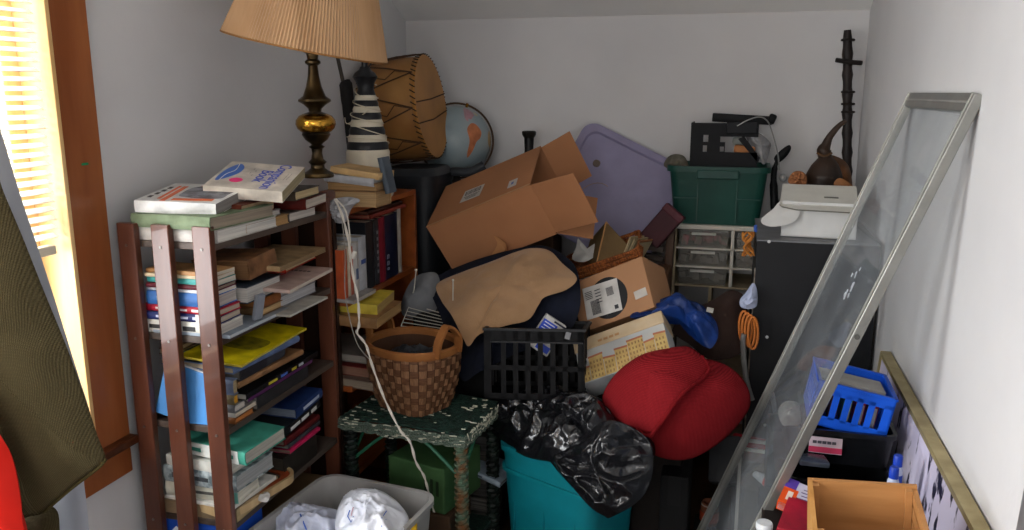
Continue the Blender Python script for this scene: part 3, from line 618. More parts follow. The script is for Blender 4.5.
# black folded umbrella/stick behind
um = thing('umbrella', 'dark folded umbrella with thin shaft leaning on the wall left of the striped lamp', 'umbrella', P(352, 150, y=2.72))
g = G().tube([P(336, 50, y=2.66), P(344, 86, y=2.68)], .007, 8); g.build('shaft', mat('#3a332b', .5), um, at=um.location, smooth=True)
g = G().tube(catmull([P(345, 82, y=2.69), P(346, 86, y=2.69), P(348, 105, y=2.70), P(350, 125, y=2.70), P(352, 150, y=2.71), P(352, 175, y=2.72)], 4), [.02, .024, .024, .022, .02, .019, .018, .016], 10); g.build('canopy', mat('#191717', .7), um, at=um.location, smooth=True)
# ================================================================== BACK LEFT: DRUM, GLOBE, BLACK BIN
def box_to(z1, x0, x1, y0, y1, z0, label, col, name='cardboard_box', cat='box'):  # mostly added supports; near-black ones put the heap's shade into their colour
    o = thing(name, label, cat, ((x0+x1)/2, (y0+y1)/2, z0)); c = Vector(o.location)
    G().span((x0, y0, z0), (x1, y1, z1), bev=.006).build('body', mat(col, .75), o, at=c)
    G().span(((x0+x1)/2-.02, y0-.001, z1-.1), ((x0+x1)/2+.02, y1, z1+.001)).build('tape', mat(tuple(v*1.25 for v in rgb(col)[:3]), .5), o, at=c)
    return o
bb = thing('trash_can', 'black rounded plastic bin standing under the drum', 'bin', (-1.24, 3.06, 0))
G().loft([rrect(.20, .24, .05, z=0), rrect(.22, .26, .05, z=.7), rrect(.225, .265, .05, z=1.20)]).build('body', mat('#1f2226', .5), bb, smooth=True)
G().loft([rrect(.235, .275, .055, z=1.20), rrect(.24, .28, .055, z=1.235), rrect(.20, .24, .05, z=1.262)]).build('lid', mat('#23262a', .45), bb, smooth=True)
dc = P(404, 110, y=3.12); dr = thing('hand_drum', 'wide amber skin drum laced with dark cord, lying on its side on the black bin', 'drum', dc)
dr.rotation_euler = (0, R_(-7), R_(4))
skin = mat('#a67a45', .5, col2='#855a2e', scale=7, thr=(.3, .75)); RD, HL = .205, .115
def xr(r, x, n=48): return [Vector((x, r*math.cos(2*math.pi*i/n), r*math.sin(2*math.pi*i/n))) for i in range(n)]
G().loft([xr(RD-.010, -HL), xr(RD-.004, -HL*.5), xr(RD-.002, 0), xr(RD-.004, HL*.5), xr(RD-.010, HL)]).build('body', skin, dr, smooth=True)
for s in (1, -1):
    hd = G().loft([xr(RD-.006, s*(HL-.012)), xr(RD-.001, s*(HL-.002)), xr(RD-.004, s*(HL+.003)), xr(RD-.05, s*(HL+.002)), xr(.001, s*(HL+.001))]).build('drumhead', mat('#b5803f', .45, col2='#94652f', scale=5, thr=(.3, .75)), dr, smooth=True)
    g = G()
    for i in range(56):
        a = 2*math.pi*i/56; p = Vector((s*(HL-.004), (RD+.001)*math.cos(a), (RD+.001)*math.sin(a))); a2 = a+.07
        g.tube([p+Vector((-s*.012, 0, 0)), Vector((s*(HL+.004), (RD+.001)*math.cos(a2), (RD+.001)*math.sin(a2)))], .0026, 5)
    g.build('rim_lacing', mat('#3b2a1c', .8), dr)
g = G(); nn = 9
for i in range(nn):
    a, b_ = 2*math.pi*i/nn, 2*math.pi*(i+.5)/nn; c_ = 2*math.pi*(i+1)/nn
    for (u, v) in ((a, b_), (b_, c_)):
        s = 1 if u == a else -1
        g.tube([(-s*(HL-.01), (RD+.002)*math.cos(u), (RD+.002)*math.sin(u)), (0, (RD+.004)*math.cos((u+v)/2), (RD+.004)*math.sin((u+v)/2)), (s*(HL-.01), (RD+.002)*math.cos(v), (RD+.002)*math.sin(v))], .0028, 5)
    g.tube([(x, (RD+.004)*math.cos(b_+.1*k_), (RD+.004)*math.sin(b_+.1*k_)) for x, k_ in ((HL-.02, 0), (HL*.3, -.8), (0, 1), (-HL*.6, 0))], .002, 5)
for yz in ((.02, .05), (-.06, -.02)): g.tube([(HL+.006, -RD*.95, yz[0]), (HL+.005, 0, yz[0]+.01), (HL+.006, RD*.95, yz[1])], .0028, 5)
g.build('cord', mat('#4a3220', .8), dr)
gc = P(456, 141, y=3.42); gr = .152
gl = thing('globe', 'pale blue world globe in a brown ring mount behind the drum', 'globe', gc); gl.rotation_euler = (0, R_(18), R_(15))
G().sphere((0, 0, 0), gr, 48).build('sphere', mat('#98a3a5', .35, col2='#82949a', scale=6), gl, smooth=True)
def cont(name, ll, col):
    g = G(); o = catmull([(a, b, 0) for a, b in ll], 4, True); c_ = sum(o, Vector())/len(o)
    def S(p, r=gr+.0008): la, lo = R_(p.y), R_(p.x); return Vector((r*math.cos(la)*math.sin(lo), -r*math.cos(la)*math.cos(lo), r*math.sin(la)))
    g.loft([[S(c_+(p-c_)*t) for p in o] for t in (1, .75, .5, .25, .02)], False, True); g.build(name, mat(col, .4, var=.15, scale=30), gl, smooth=True)
cont('continent', [(22, 40), (34, 41), (46, 31), (44, 20), (37, 12), (34, -4), (30, -16), (26, -6), (24, 12), (16, 28)], '#b8704a')
cont('continent', [(-8, 74), (20, 74), (36, 62), (28, 54), (22, 48), (12, 48), (16, 42), (8, 46), (0, 60)], '#a98088')
cont('continent', [(40, 70), (58, 66), (50, 60), (40, 62)], '#b9b196')
cont('continent', [(70, 30), (88, 34), (110, 10), (95, -20), (82, 4), (68, 14)], '#b08f5a')
g = G(); g.tube([((gr+.01)*math.cos(a), 0, (gr+.01)*math.sin(a)) for a in [2*math.pi*i/56 for i in range(56)]], .0045, 8, closed=True); g.build('meridian_ring', mat('#4a3524', .4), gl, smooth=True)
g = G(); g.tube([(0, 0, gr-.002), (0, 0, gr+.018)], .006); g.tube([(0, 0, -gr-.018), (0, 0, -gr+.002)], .006); g.build('axis_pin', gold, gl, smooth=True)
g = G(Euler((0, R_(-18), 0)).to_matrix().to_4x4()); g.lathe([(.001, -.215), (.09, -.215), (.085, -.200), (.03, -.185), (.018, -.165), (.016, -.15), (.001, -.15)]); g.build('base', mat('#2f2a28', .5), gl, smooth=True)
box_to(gc.z-.219, -1.26, -.95, 3.24, 3.57, 0, 'dark carton standing behind, under the globe', '#2a2624')
o = G().tube([P(440, 180, y=3.16), P(452, 172, y=3.14), P(470, 172, y=3.14), P(484, 165, y=3.16)], .018, 10, smooth=5)
one(o, 'folded_strap', mat('#303338', .6), 'dark grey padded strap lying in front of the globe base', 'strap', P(462, 175, y=3.14))
# candlestick / black spool
c0 = P(529, 150, y=3.42); k = .0042
cs = thing('candlestick', 'small black turned candlestick on the back wall side behind the big carton', 'candlestick', (c0.x, c0.y, c0.z-.05))
G().lathe([(.001, 0), (9*k, 0), (9*k, 2*k), (5*k, 5*k), (4.5*k, 12*k), (5*k, 24*k)]).build('stem', mat('#1e1d1d', .35), cs, smooth=True)
G().lathe([(5*k, 24*k), (7*k, 27*k), (7.4*k, 30*k), (6.4*k, 31*k), (6*k, 29*k), (.001, 29*k)]).build('cup', mat('#26241f', .35), cs, smooth=True)
box_to(c0.z-.051, c0.x-.06, c0.x+.12, 3.37, 3.55, 0, 'brown carton hidden behind the big tilted carton, holding the candlestick', '#4a3526')
# ================================================================== LAVENDER LID against the back wall
ld = thing('tote_cover', 'lavender grey plastic tote lid leaning tipped against the back wall', 'lid')
a0 = P(584, 128, y=3.53); rt_ = P(700, 184, y=3.50); dn = P(566, 205, y=3.46)
ld.matrix_world = frame3(P(588, 120, y=3.56), P(704, 178, y=3.56), P(553, 200, y=3.43)); Lw, Lh = .51, .50
lv = mat('#8f89a6', .45, var=.05)
g = G(); g.loft([rrect(Lw, Lh, .06, 8, z, Lw/2, Lh/2) for z in (0, -.02)]+[rrect(Lw-.02, Lh-.02, .055, 8, -.026, Lw/2, Lh/2), rrect(Lw-.06, Lh-.06, .05, 8, -.026, Lw/2, Lh/2), rrect(Lw-.075, Lh-.075, .045, 8, -.016, Lw/2, Lh/2)])
g.build('panel', lv, ld, smooth=True, angle=35)
g = G(); g.loft([rrect(.30, .26, .12, 10, -.016, .27, .28), rrect(.29, .25, .115, 10, -.021, .27, .28), rrect(.26, .22, .1, 10, -.021, .27, .28), rrect(.25, .21, .095, 10, -.016, .27, .28)]); g.bm.free()
g = G(); g.tube([(.2+.09*math.cos(t), .36+.14*math.sin(t), -.018) for t in [R_(a) for a in range(150, 290, 10)]], .0022, 6); g.build('scratch', mat('#a08a86', .5), ld)
g = G(); g.loft([rrect(.032, .032, .014, 5, -.0165, .125, .155), rrect(.028, .028, .013, 5, -.019, .125, .155)]); g.lathe([(.001, -.021), (.006, -.021), (.006, -.018), (.001, -.018)], c=(.125, .155, 0)); g.build('catch', mat('#6e5f55', .5), ld)
# burgundy folder
bg = thing('box_file', 'burgundy box standing tipped in the gap between lavender lid and green tote', 'box', P(652, 238, y=3.12)); bg.rotation_euler = (R_(-10), R_(38), R_(-8))
G().box((0, 0, .06), (.085, .07, .15), bev=.005).build('body', mat('#3a1019', .6), bg)
G().box((0, -.001, .125), (.089, .074, .03), bev=.004).build('lid', mat('#48151f', .55), bg)
# ================================================================== BIG OPEN CARTON
M = Matrix.Translation((-1.005, 2.823, .889)) @ Euler((R_(20.8), R_(-23.2), R_(-1.5))).to_matrix().to_4x4()
def cardb(c='#a4714d'): return mat(c, .8, col2=tuple(x*.88 for x in rgb(c)[:3]), scale=5, bump=.08, bscale=30)
cb = thing('cardboard_box', 'large brown moving carton lying on its side, flaps open to the right', 'box'); cb.matrix_world = M
w, d, h, t = .424, .341, .213, .004
cm = cardb()
g = G(); g.span((0, 0, 0), (w, t, h)); g.span((0, d-t, 0), (w, d, h)); g.span((0, t, 0), (w, d-t, t)); g.span((0, t, h-t), (w, d-t, h)); g.span((0, t, t), (t, d-t, h-t)); g.build('body', cm, cb)
def flap(p, ex, ey, a, axis, name='flap', m=None, par=None):
    F = Matrix.Translation(Vector(p)) @ Matrix.Rotation(R_(a), 4, axis); g = G(F); lo = [min(0, v) for v in ex+(ey,)] if False else None
    g.span((0, 0, 0), ex, bev=.001); g.build(name, m or cm, par or cb)
# front flap (hinged on the near vertical edge), bottom, top-back ones
flap((w, 0, .008), (.175, .004, h-.012), 0, -16, 'Z')
flap((w, d-.004, .004), (.125, .004, h-.01), 0, 22, 'Z')
flap((w, .006, 0), (.13, d-.014, .004), 0, 34, 'Y')
g = G()
g.box((.165, .14, h+.001), (.085, .095, .0006), rot=(0, 0, -3)); g.build('shipping_label', mat('#b9b4ae', .6), cb)
g = G()
for i in range(10): g.box((.134+.0068*i, .160, h+.0016), (.0028 if i % 3 else .0044, .036, .0004))
for j in range(3): g.box((.165, .128-.011*j, h+.0016), (.065-.012*j, .004, .0004))
g.build('barcode', mat('#4a4a4c', .6), cb)
g = G(); g.box((.345, .075, h+.001), (.035, .06, .0006)); g.build('small_label', mat('#b5b0ac', .6), cb)
G().box((.3445, .075, h+.0016), (.010, .02, .0004)).build('label_mark', mat('#5b6a9a', .6), cb)
g = G(); g.box((w/2, .0015, h+.0006), (w, .012, .0006)); g.build('tape', mat('#b08055', .4), cb)
# torn piece along the lower front edge
g = G().pad([(.15, -.003, .0), (.21, -.010, .05), (.215, -.006, .085), (.25, -.03, .05), (.24, -.04, .02), (.33, -.02, .0), (.30, -.005, -.03), (.18, -.03, -.035)], .004, .002, nrm=(0, -1, .2), namp=.004, rings=8)
g.build('torn_flap', cardb('#b98255'), cb, smooth=True)
# added supports under the pile, blackened to stand in for its shade
box_to(.86, -1.10, -.76, 2.72, 3.10, 0, 'added support block, blackened for shade, buried under the big open carton', '#15120f', 'shade_support', 'support')
box_to(.80, -.74, -.32, 2.82, 3.20, 0, 'added support block, blackened for shade, buried under the right end of the big open carton', '#15120f')
# ================================================================== GREEN WICKER STOOL and what is on / under it
ST = .555; sx0, sx1, syn, syf = -1.160, -.735, 2.185, 2.48
stl = thing('wicker_stool', 'dark green wicker stool with peeling weave, carrying the splint basket', 'stool', ((sx0+sx1)/2, (syn+syf)/2, 0)); sc = Vector(stl.location)
stl.rotation_euler = (0, 0, R_(-5)); sc0 = sc.copy()
def L(x, y, z): return (x-sc0.x, y-sc0.y, z)
gm = mat('#24443a', .4, col2='#121a16', scale=55, stretch=(1, 6, 6), thr=(.4, .62), bump=1, bscale=90)
gm2 = mat('#7f8a7c', .4, col2='#16342a', scale=70, stretch=(5, 1, 5), thr=(.35, .66), bump=1, bscale=90)
pm = mat('#a9a893', .5, col2='#6d3f28', scale=30)
HW, HD = (sx1-sx0)/2, (syf-syn)/2
g = G(); nb = 34
for i in range(nb):
    y = -HD+2*HD*(i+.5)/nb
    g.tube([(-HW, y, ST-.012), (-HW*.5, y, ST-.006+random.uniform(-.002, .002)), (0, y, ST-.005+random.uniform(-.002, .002)), (HW*.5, y, ST-.006), (HW, y, ST-.012)], .0054, 5)
g.build('seat', gm, stl)
g = G()
for r in range(3):
    z = ST-.018-.012*r; w_, d_ = HW+.004, HD+.004; n_ = 30; pts = []
    cr = [(-w_, -d_), (w_, -d_), (w_, d_), (-w_, d_)]
    for (a, b_), (c_, d2) in zip(cr, cr[1:]+cr[:1]):
        for i in range(n_): pts.append((a+(c_-a)*i/n_+random.uniform(-.002, .002), b_+(d2-b_)*i/n_+random.uniform(-.002, .002), z+.003*math.sin(i*2+r)))
    g.tube(pts, .0062, 6, closed=True)
g.build('apron', gm2, stl)
g = G()
for i in range(110):
    x = random.uniform(-HW, HW); y = random.choice([-HD-.008, random.uniform(-HD, HD)]); z = ST-.002 if y > -HD-.001 else ST-random.uniform(.004, .05)
    a = random.uniform(-.25, .25); l = random.uniform(.008, .022); g.tube([(x, y, z), (x+l*math.cos(a), y, z+l*math.sin(a)*.4+.001)], .0018, 4)
for i in range(70):
    y = random.uniform(-HD, HD); x = HW+.008; g.tube([(x, y, ST-random.uniform(.002, .04)), (x, y+.014, ST-random.uniform(.002, .04))], .0018, 4)
g.build('frayed_strands', mat('#c9c8b4', .4), stl)['kind'] = 'stuff'
for sx in (-1, 1):
    for sy in (-1, 1):
        g = G(); x, y = sx*(HW-.02), sy*(HD-.02)
        hl = []
        for i in range(200): t = i/199; hl.append((x+.018*math.cos(i*.85), y+.018*math.sin(i*.85), .01+t*(ST-.06)))
        g.tube(hl, .0060, 5); g.cyl((x, y, 0), (x, y, ST-.03), .016)
        g.build('leg', mat('#4f6452' if sx > 0 and sy < 0 else '#202c26', .45, col2='#6b4426' if sx > 0 and sy < 0 else '#101412', scale=28, thr=(.4, .6), bump=.8, bscale=80), stl)  # front right leg as lit; the other legs have shade put into their colour
for sx in (-1, 1):
    G().tube([(sx*(HW-.02), -HD+.02, ST-.16), (sx*(HW-.10), -HD+.02, ST-.09), (sx*(HW-.15), -HD+.02, ST-.05)], .0055, 7, smooth=5).build('brace', mat('#2f6a50', .4), stl, smooth=True)
    G().tube([(sx*(HW-.02), -HD+.02, ST-.16), (sx*(HW-.02), -HD+.10, ST-.09), (sx*(HW-.02), -HD+.15, ST-.05)], .0055, 7, smooth=5).build('brace', mat('#2f6a50', .4), stl, smooth=True)
G().span((-HW+.02, -HD+.02, .12), (HW-.02, HD-.02, .135)).build('lower_shelf', gm, stl)
# splint basket
bz = ST+.003; by = 2.345; bx = P(414, 380, y=by).x; bh = P(417, 355, y=by-.13).z-bz
bk_ = thing('splint_basket', 'woven brown splint basket with orange-brown rim and two loop handles on the green stool', 'basket', (bx, by, bz)); bk_.rotation_euler = (0, 0, R_(-24))
def sq(r, z, n=64, e=3.2, sx=1.0):
    out = []
    for i in range(n):
        a = 2*math.pi*i/n; c_, s_ = math.cos(a), math.sin(a); k_ = (abs(c_)**e+abs(s_)**e)**(-1/e); out.append(Vector((r*k_*c_*sx, r*k_*s_*.9, z)))
    return out
def brad(t): return .100+.044*math.sin(t*math.pi/2)
e_of = lambda t: 4-1.7*t
sp = [mat('#6e4a32', .6, col2='#543624', scale=40, stretch=(1, 1, 9)), mat('#8c6749', .6, col2='#6e4e36', scale=40, stretch=(9, 9, 1))]
rows, cols = 9, 34
gA, gB = G(), G()
for rr_ in range(rows):
    z0_, z1_ = bh*.97*rr_/rows, bh*.97*(rr_+1)/rows
    for c_ in range(cols):
        over = (rr_+c_) % 2 == 0; gg = gA if over else gB; q = []
        for (cc, zz_) in ((c_+.04, z0_), (c_+.5, z0_), (c_+.96, z0_), (c_+.96, z1_), (c_+.5, z1_), (c_+.04, z1_)):
            t = zz_/bh; a = 2*math.pi*cc/cols; e = e_of(t); cs_, sn = math.cos(a), math.sin(a); k_ = (abs(cs_)**e+abs(sn)**e)**(-1/e)
            bul = (.0035 if cc == c_+.5 else .0) if over else .001; r = brad(t)*k_+bul; q.append(Vector((r*cs_*1.05, r*sn*.9, zz_)))
        m_ = (q[1]+q[4])/2; m_ = m_+Vector((m_.x, m_.y, 0)).normalized()*(.0015 if over else -.001)
        vs = [gg.bm.verts.new(v) for v in q]; gg.bm.faces.new((vs[0], vs[1], vs[4], vs[5])); gg.bm.faces.new((vs[1], vs[2], vs[3], vs[4]))
gA.build('wall_weave', sp[1], bk_); gB.build('cross_weave', sp[0], bk_)
def sqr(off, z, t=1.0):
    e = e_of(t); out = []
    for i in range(64):
        a = 2*math.pi*i/64; c_, s_ = math.cos(a), math.sin(a); k_ = (abs(c_)**e+abs(s_)**e)**(-1/e); r = brad(t)*k_+off; out.append(Vector((r*c_*1.05, r*s_*.9, z)))
    return out
G().loft([sqr(-.003, .002, 0), sqr(-.004, bh*.5, .5), sqr(-.004, bh*.97, 1), sqr(-.006, bh*.97, 1), sqr(-.006, bh*.5, .5), sqr(-.006, .006, 0)]).build('lining', mat('#4a3122', .8), bk_)
rimm = mat('#9c6636', .6, col2='#7d4c26', scale=14, bump=.3, bscale=50)
G().loft([sqr(.004, bh*.90), sqr(.008, bh*.95), sqr(.008, bh*1.0), sqr(.002, bh*1.03), sqr(-.010, bh*1.0), sqr(-.010, bh*.92), sqr(.004, bh*.90)], False, False).build('rim', rimm, bk_, smooth=True)
for s in (-1, 1):
    xx = s*brad(1)*1.05*1.0; g = G(); pts = catmull([(xx, -.048, bh*.93), (xx+s*.006, -.045, bh*1.15), (xx+s*.004, -.022, bh*1.30), (xx, 0, bh*1.36), (xx+s*.004, .022, bh*1.30), (xx+s*.006, .045, bh*1.15), (xx, .048, bh*.93)], 6)
    lo_ = []
    for i, p in enumerate(pts):
        a = pts[max(0, i-1)]; b_ = pts[min(len(pts)-1, i+1)]; t = (b_-a).normalized(); nx = Vector((1, 0, 0)); nb_ = t.cross(nx).normalized()
        lo_.append([p+nx*.014+nb_*.004, p-nx*.014+nb_*.004, p-nx*.014-nb_*.004, p+nx*.014-nb_*.004])
    g.loft(lo_).build('handle', rimm, bk_, smooth=True)
g = G().pad([(bx-.08, by-.07, bz+bh*.72), (bx+.08, by-.07, bz+bh*.72), (bx+.09, by+.06, bz+bh*.75), (bx-.08, by+.07, bz+bh*.75)], .03, .01, nrm=(0, 0, 1), namp=.02, nfreq=25, ridge=.01, rfreq=25)
one(g, 'cloth', mat('#3b3f45', .6, col2='#17181b', scale=20), 'dark crumpled cloth filling the splint basket', 'cloth', (bx, by, bz+bh*.72))
# green box under the stool and its neighbours
gb = thing('box', 'green cardboard archive box with dark print lying under the wicker stool', 'box', P(392, 505, y=2.36)); 
q = P(425, 506, y=2.27); gb.location = (q.x, 2.27, .24); gb.rotation_euler = (0, 0, R_(-14))
G().box((-.02, .09, .078), (.22, .22, .155), bev=.006).build('body', mat('#46683f', .6, col2='#34522f', scale=9), gb)
g = G()
for i in range(3): g.box((.02+.022*i, -.021, .085+.004*(i % 2)), (.010, .001, .05))
g.build('printed_mark', mat('#233420', .6), gb)
box_to(.238, gb.location.x-.15, gb.location.x+.10, 2.23, 2.44, .137, 'flat brown carton under the green box inside the wicker stool', '#4a3626')
book_at('pale blue-grey spined book poking out from under the stool towards the teal bin', P(484, 462, y=2.44)-Vector((.10, 0, .03)), (0, 14, -10), (.17, .14, .018), '#8c9aa6', '#8f8b84', None, side='near', marks=('#4c5a66', [(.1, .4, .3)]))
sr = thing('magazine', 'stack of grey papers on the floor behind the stool', 'papers', (-.90, 2.535, .001)); 
for i in range(7): G().box((random.uniform(-.02, .02), random.uniform(-.02, .02), .03+.058*i), (.26, .09, .05), rot=(0, 0, random.uniform(-6, 6))).build('paper_bundle', mat(random.choice(['#5f5a55', '#4c4a49', '#6a6660']), .8, col2='#2f2d2b', scale=3, stretch=(1, 1, 60)), sr)
# small brown and beige things between bookcase and stool
g = G().pad([P(322, 468, y=2.30), P(330, 452, y=2.30), (P(340, 446, y=2.32)), P(349, 455, y=2.32), P(348, 470, y=2.3), P(336, 478, y=2.28)], .03, .02, namp=.006, nfreq=20)
one(g, 'shoe', mat('#9c7a52', .6, col2='#6a4c30', scale=8), 'small tan leather shoe wedged behind the grey bin by the stool leg', 'shoe', P(336, 470, y=2.3))
# wire rack above basket
wr = thing('wire_rack', 'small white wire rack propped on edge above the splint basket', 'rack', P(428, 320, y=2.56)); wmat = mat('#c4c0b4', .3, metal=.2)
ra, rb_, rc, rd = P(410, 304, y=2.62), P(451, 316, y=2.62), P(440, 331, y=2.50), P(401, 326, y=2.50)
g = G().tube([ra, rb_, rc, rd], .0022, 7, closed=True); g.build('frame', wmat, wr, at=wr.location)
for i in range(1, 6): t = i/6; G().tube([ra.lerp(rd, t), rb_.lerp(rc, t)], .0017, 6).build('rod', wmat, wr, at=wr.location)
G().tube([P(410, 304, y=2.62), P(414, 290, y=2.62), P(416, 271, y=2.62)], .0022, 7).build('upright', wmat, wr, at=wr.location)
G().tube([P(451, 316, y=2.62), P(453, 300, y=2.50), P(453, 281, y=2.48)], .0022, 7).build('upright', wmat, wr, at=wr.location)
g = G().sphere(P(416, 270, y=2.62), .005, 10); g.sphere(P(453, 280, y=2.48), .004, 10); g.build('cap', mat('#d8d4c6', .4), wr, at=wr.location)
# grey cloth
g = G().pad([P(412, 280, y=2.68), P(424, 273, y=2.70), P(438, 275, y=2.70), P(440, 300, y=2.66), P(428, 318, y=2.62), P(404, 316, y=2.62), P(402, 300, y=2.64)], .04, .03, namp=.015, nfreq=14, ridge=.006, rfreq=14)
one(g, 'cloth', mat('#77797c', .9, col2='#5c5f63', scale=10, bump=.2), 'rumpled light grey cloth tucked behind the small wire rack', 'cloth', P(422, 300, y=2.66))
box_to(.79, -1.09, -.76, 2.61, 2.71, 0, 'black case standing behind the wire rack below the grey cloth', '#0f0f10', 'storage_case', 'case')
# tan garment over navy cloth
def pl(l): return [P(a, b, y=c) for a, b, c in l]
navy = pl([(428, 285, 2.70), (434, 277, 2.74), (470, 262, 2.76), (510, 250, 2.76), (545, 246, 2.76), (572, 262, 2.72), (580, 285, 2.62), (578, 315, 2.55), (560, 340, 2.50), (520, 352, 2.48), (480, 372, 2.44), (462, 380, 2.44), (450, 345, 2.48), (440, 315, 2.55)])
g = G().pad(navy, .03, .05, namp=.02, nfreq=9, ridge=.01, rfreq=9, rings=18)
one(g, 'coat', mat('#151a2b', .9, col2='#0c0f18', scale=12, bump=.3), 'dark navy coat heaped beneath the tan cloth, behind the black crate', 'coat', P(500, 310, y=2.62))
tan = pl([(437, 284, 2.60), (462, 272, 2.63), (490, 262, 2.66), (518, 251, 2.69), (534, 248, 2.70), (550, 251, 2.70), (562, 263, 2.66), (577, 278, 2.60), (566, 290, 2.56), (545, 297, 2.53), (538, 306, 2.50), (528, 320, 2.45), (505, 326, 2.42), (480, 334, 2.39), (469, 346, 2.37), (463, 338, 2.39), (452, 316, 2.44), (441, 300, 2.53)])
g = G().pad(tan, .035, -.028, namp=.010, nfreq=11, rings=26, sm=5, ridge=.005, rfreq=6, power=3)
one(g, 'cloth', mat('#a17f5e', .85, col2='#927150', scale=10, bump=.35, bscale=160, sheen=.2), 'large tan canvas cloth spread over the navy coat in the middle of the heap', 'cloth', P(505, 300, y=2.56))
# black slotted crate
M = Matrix.Translation((-.733, 2.33, .605)) @ Euler((R_(-8.8), R_(-2), R_(5.4))).to_matrix().to_4x4()
bc2 = thing('plastic_crate', 'black slotted plastic crate between the tan cloth and the black garbage bag', 'crate'); bc2.matrix_world = M
w, d, h = .312, .20, .225; pm_ = mat('#0a0a0c', .5, spec=.15)
def slotted(par, name, org, ux, uz, W, H, nx, nz, fr, th, m, top=.035, bar=None):
    g = G(Matrix.Translation(Vector(org)) @ Matrix((Vector(ux), Vector(ux).cross(Vector(uz))*-1, Vector(uz))).transposed().to_4x4())
    bar = bar or fr*.5
    g.span((0, 0, 0), (W, th, fr)); g.span((0, 0, H-top), (W, th, H)); g.span((0, 0, 0), (fr, th, H)); g.span((W-fr, 0, 0), (W, th, H))
    for i in range(1, nx): x = fr+(W-2*fr)*i/nx; g.span((x-bar/2, 0, 0), (x+bar/2, th, H-.001))
    for k_ in range(1, nz): z = fr+(H-fr-top)*k_/nz; g.span((0, 0, z-bar/2), (W, th*.8, z+bar/2))
    return g.build(name, m, par)
slotted(bc2, 'side', (0, 0, 0), (1, 0, 0), (0, 0, 1), w, h, 7, 2, .02, .004, pm_, .045, .016)
slotted(bc2, 'side', (0, d, 0), (1, 0, 0), (0, 0, 1), w, h, 7, 2, .02, .004, pm_, .045, .016)
slotted(bc2, 'side', (0, 0, 0), (0, 1, 0), (0, 0, 1), d, h, 4, 2, .018, .004, pm_, .04, .011)
slotted(bc2, 'side', (w-.004, 0, 0), (0, 1, 0), (0, 0, 1), d, h, 4, 2, .018, .004, pm_, .04, .011)
g = G(); g.span((-.006, -.008, h-.008), (w+.006, .006, h)); g.span((-.006, d-.006, h-.008), (w+.006, d+.008, h)); g.span((-.006, 0, h-.008), (.004, d, h)); g.span((w-.004, 0, h-.008), (w+.006, d, h)); g.span((0.02, -.009, h-.045), (w-.004, .0, h-.040)); g.build('rim', mat('#101114', .4), bc2)
G().span((0, 0, 0), (w, d, .004)).build('floor', pm_, bc2)
G().box((w-.05, -.006, h-.02), (.016, .003, .022), rot=(0, 15, 0)).build('sticker', mat('#77777a', .4), bc2)
# blue and white package in the crate
pk = thing('package', 'blue and white printed carton sticking up out of the black slotted crate', 'package', P(541, 345, y=2.42)); pk.rotation_euler = (R_(-12), R_(33), R_(10))
G().box((0, .03, .035), (.075, .05, .115), bev=.003).build('body', mat('#c2c0bb', .5), pk)
g = G(); g.box((-.012, .0045, .055), (.05, .001, .045)); g.box((.01, .0045, -.005), (.045, .001, .022)); g.build('blue_panel', mat('#2346b8', .4), pk)
g = G()
for i in range(4): g.box((-.012, .0035, .070-.010*i), (.038-.005*(i % 2), .001, .003))
g.build('lettering', mat('#d8dae2', .5), pk)
g = G().box((.02, .0035, .085), (.05, .001, .006)); g.build('dark_stripe', mat('#1b2038', .5), pk)
# carton with shipping label
M = Matrix.Translation((-.491, 2.65, .747)) @ Euler((R_(-24.7), R_(-25.6), R_(-10.7))).to_matrix().to_4x4()
lb = thing('cardboard_box', 'closed brown carton with white shipping label over a black disc, tilted in mid heap', 'box'); lb.matrix_world = M
w, d, h = .28, .18, .182
G().span((0, 0, 0), (w, d, h), bev=.002).build('body', cardb('#ab7f5c'), lb)
G().loft([[Vector((.128+.072*math.cos(a), y, .085+.072*math.sin(a))) for a in [2*math.pi*i/40 for i in range(40)]] for y in (0, -.0012)]).build('black_disc', mat('#131316', .4), lb)
g = G(); g.box((.105, -.0022, .088), (.135, .001, .112), rot=(0, 3, 0)); g.build('shipping_label', mat('#c9c6c1', .5), lb)
g = G()
for i in range(11): g.box((.062+.003*i, -.003, .068), (.0014 if i % 2 else .002, .0008, .05))
for i in range(9): g.box((.128+.003*i, -.003, .105), (.0015, .0008, .03))
for j in range(5): g.box((.06+.0, -.003, .128-.006*j), (.028, .0008, .0022))
for j in range(5): g.box((.095, -.003, .125-.011*j), (.022, .0008, .003))
g.box((.152, -.003, .045), (.014, .0008, .014)); g.build('barcode', mat('#37383d', .5), lb)
g = G(); g.box((.245, -.001, .06), (.045, .001, .028), rot=(0, -3, 0)); g.build('small_label', mat('#b9b4ad', .5), lb)
G().span((0, .02, h), (w, .05, h+.0006)).build('tape', mat('#c49a68', .4), lb)
box_to(.74, -.45, -.18, 2.66, 2.80, 0, 'brown carton under the one with the shipping label', '#3a2a1e')
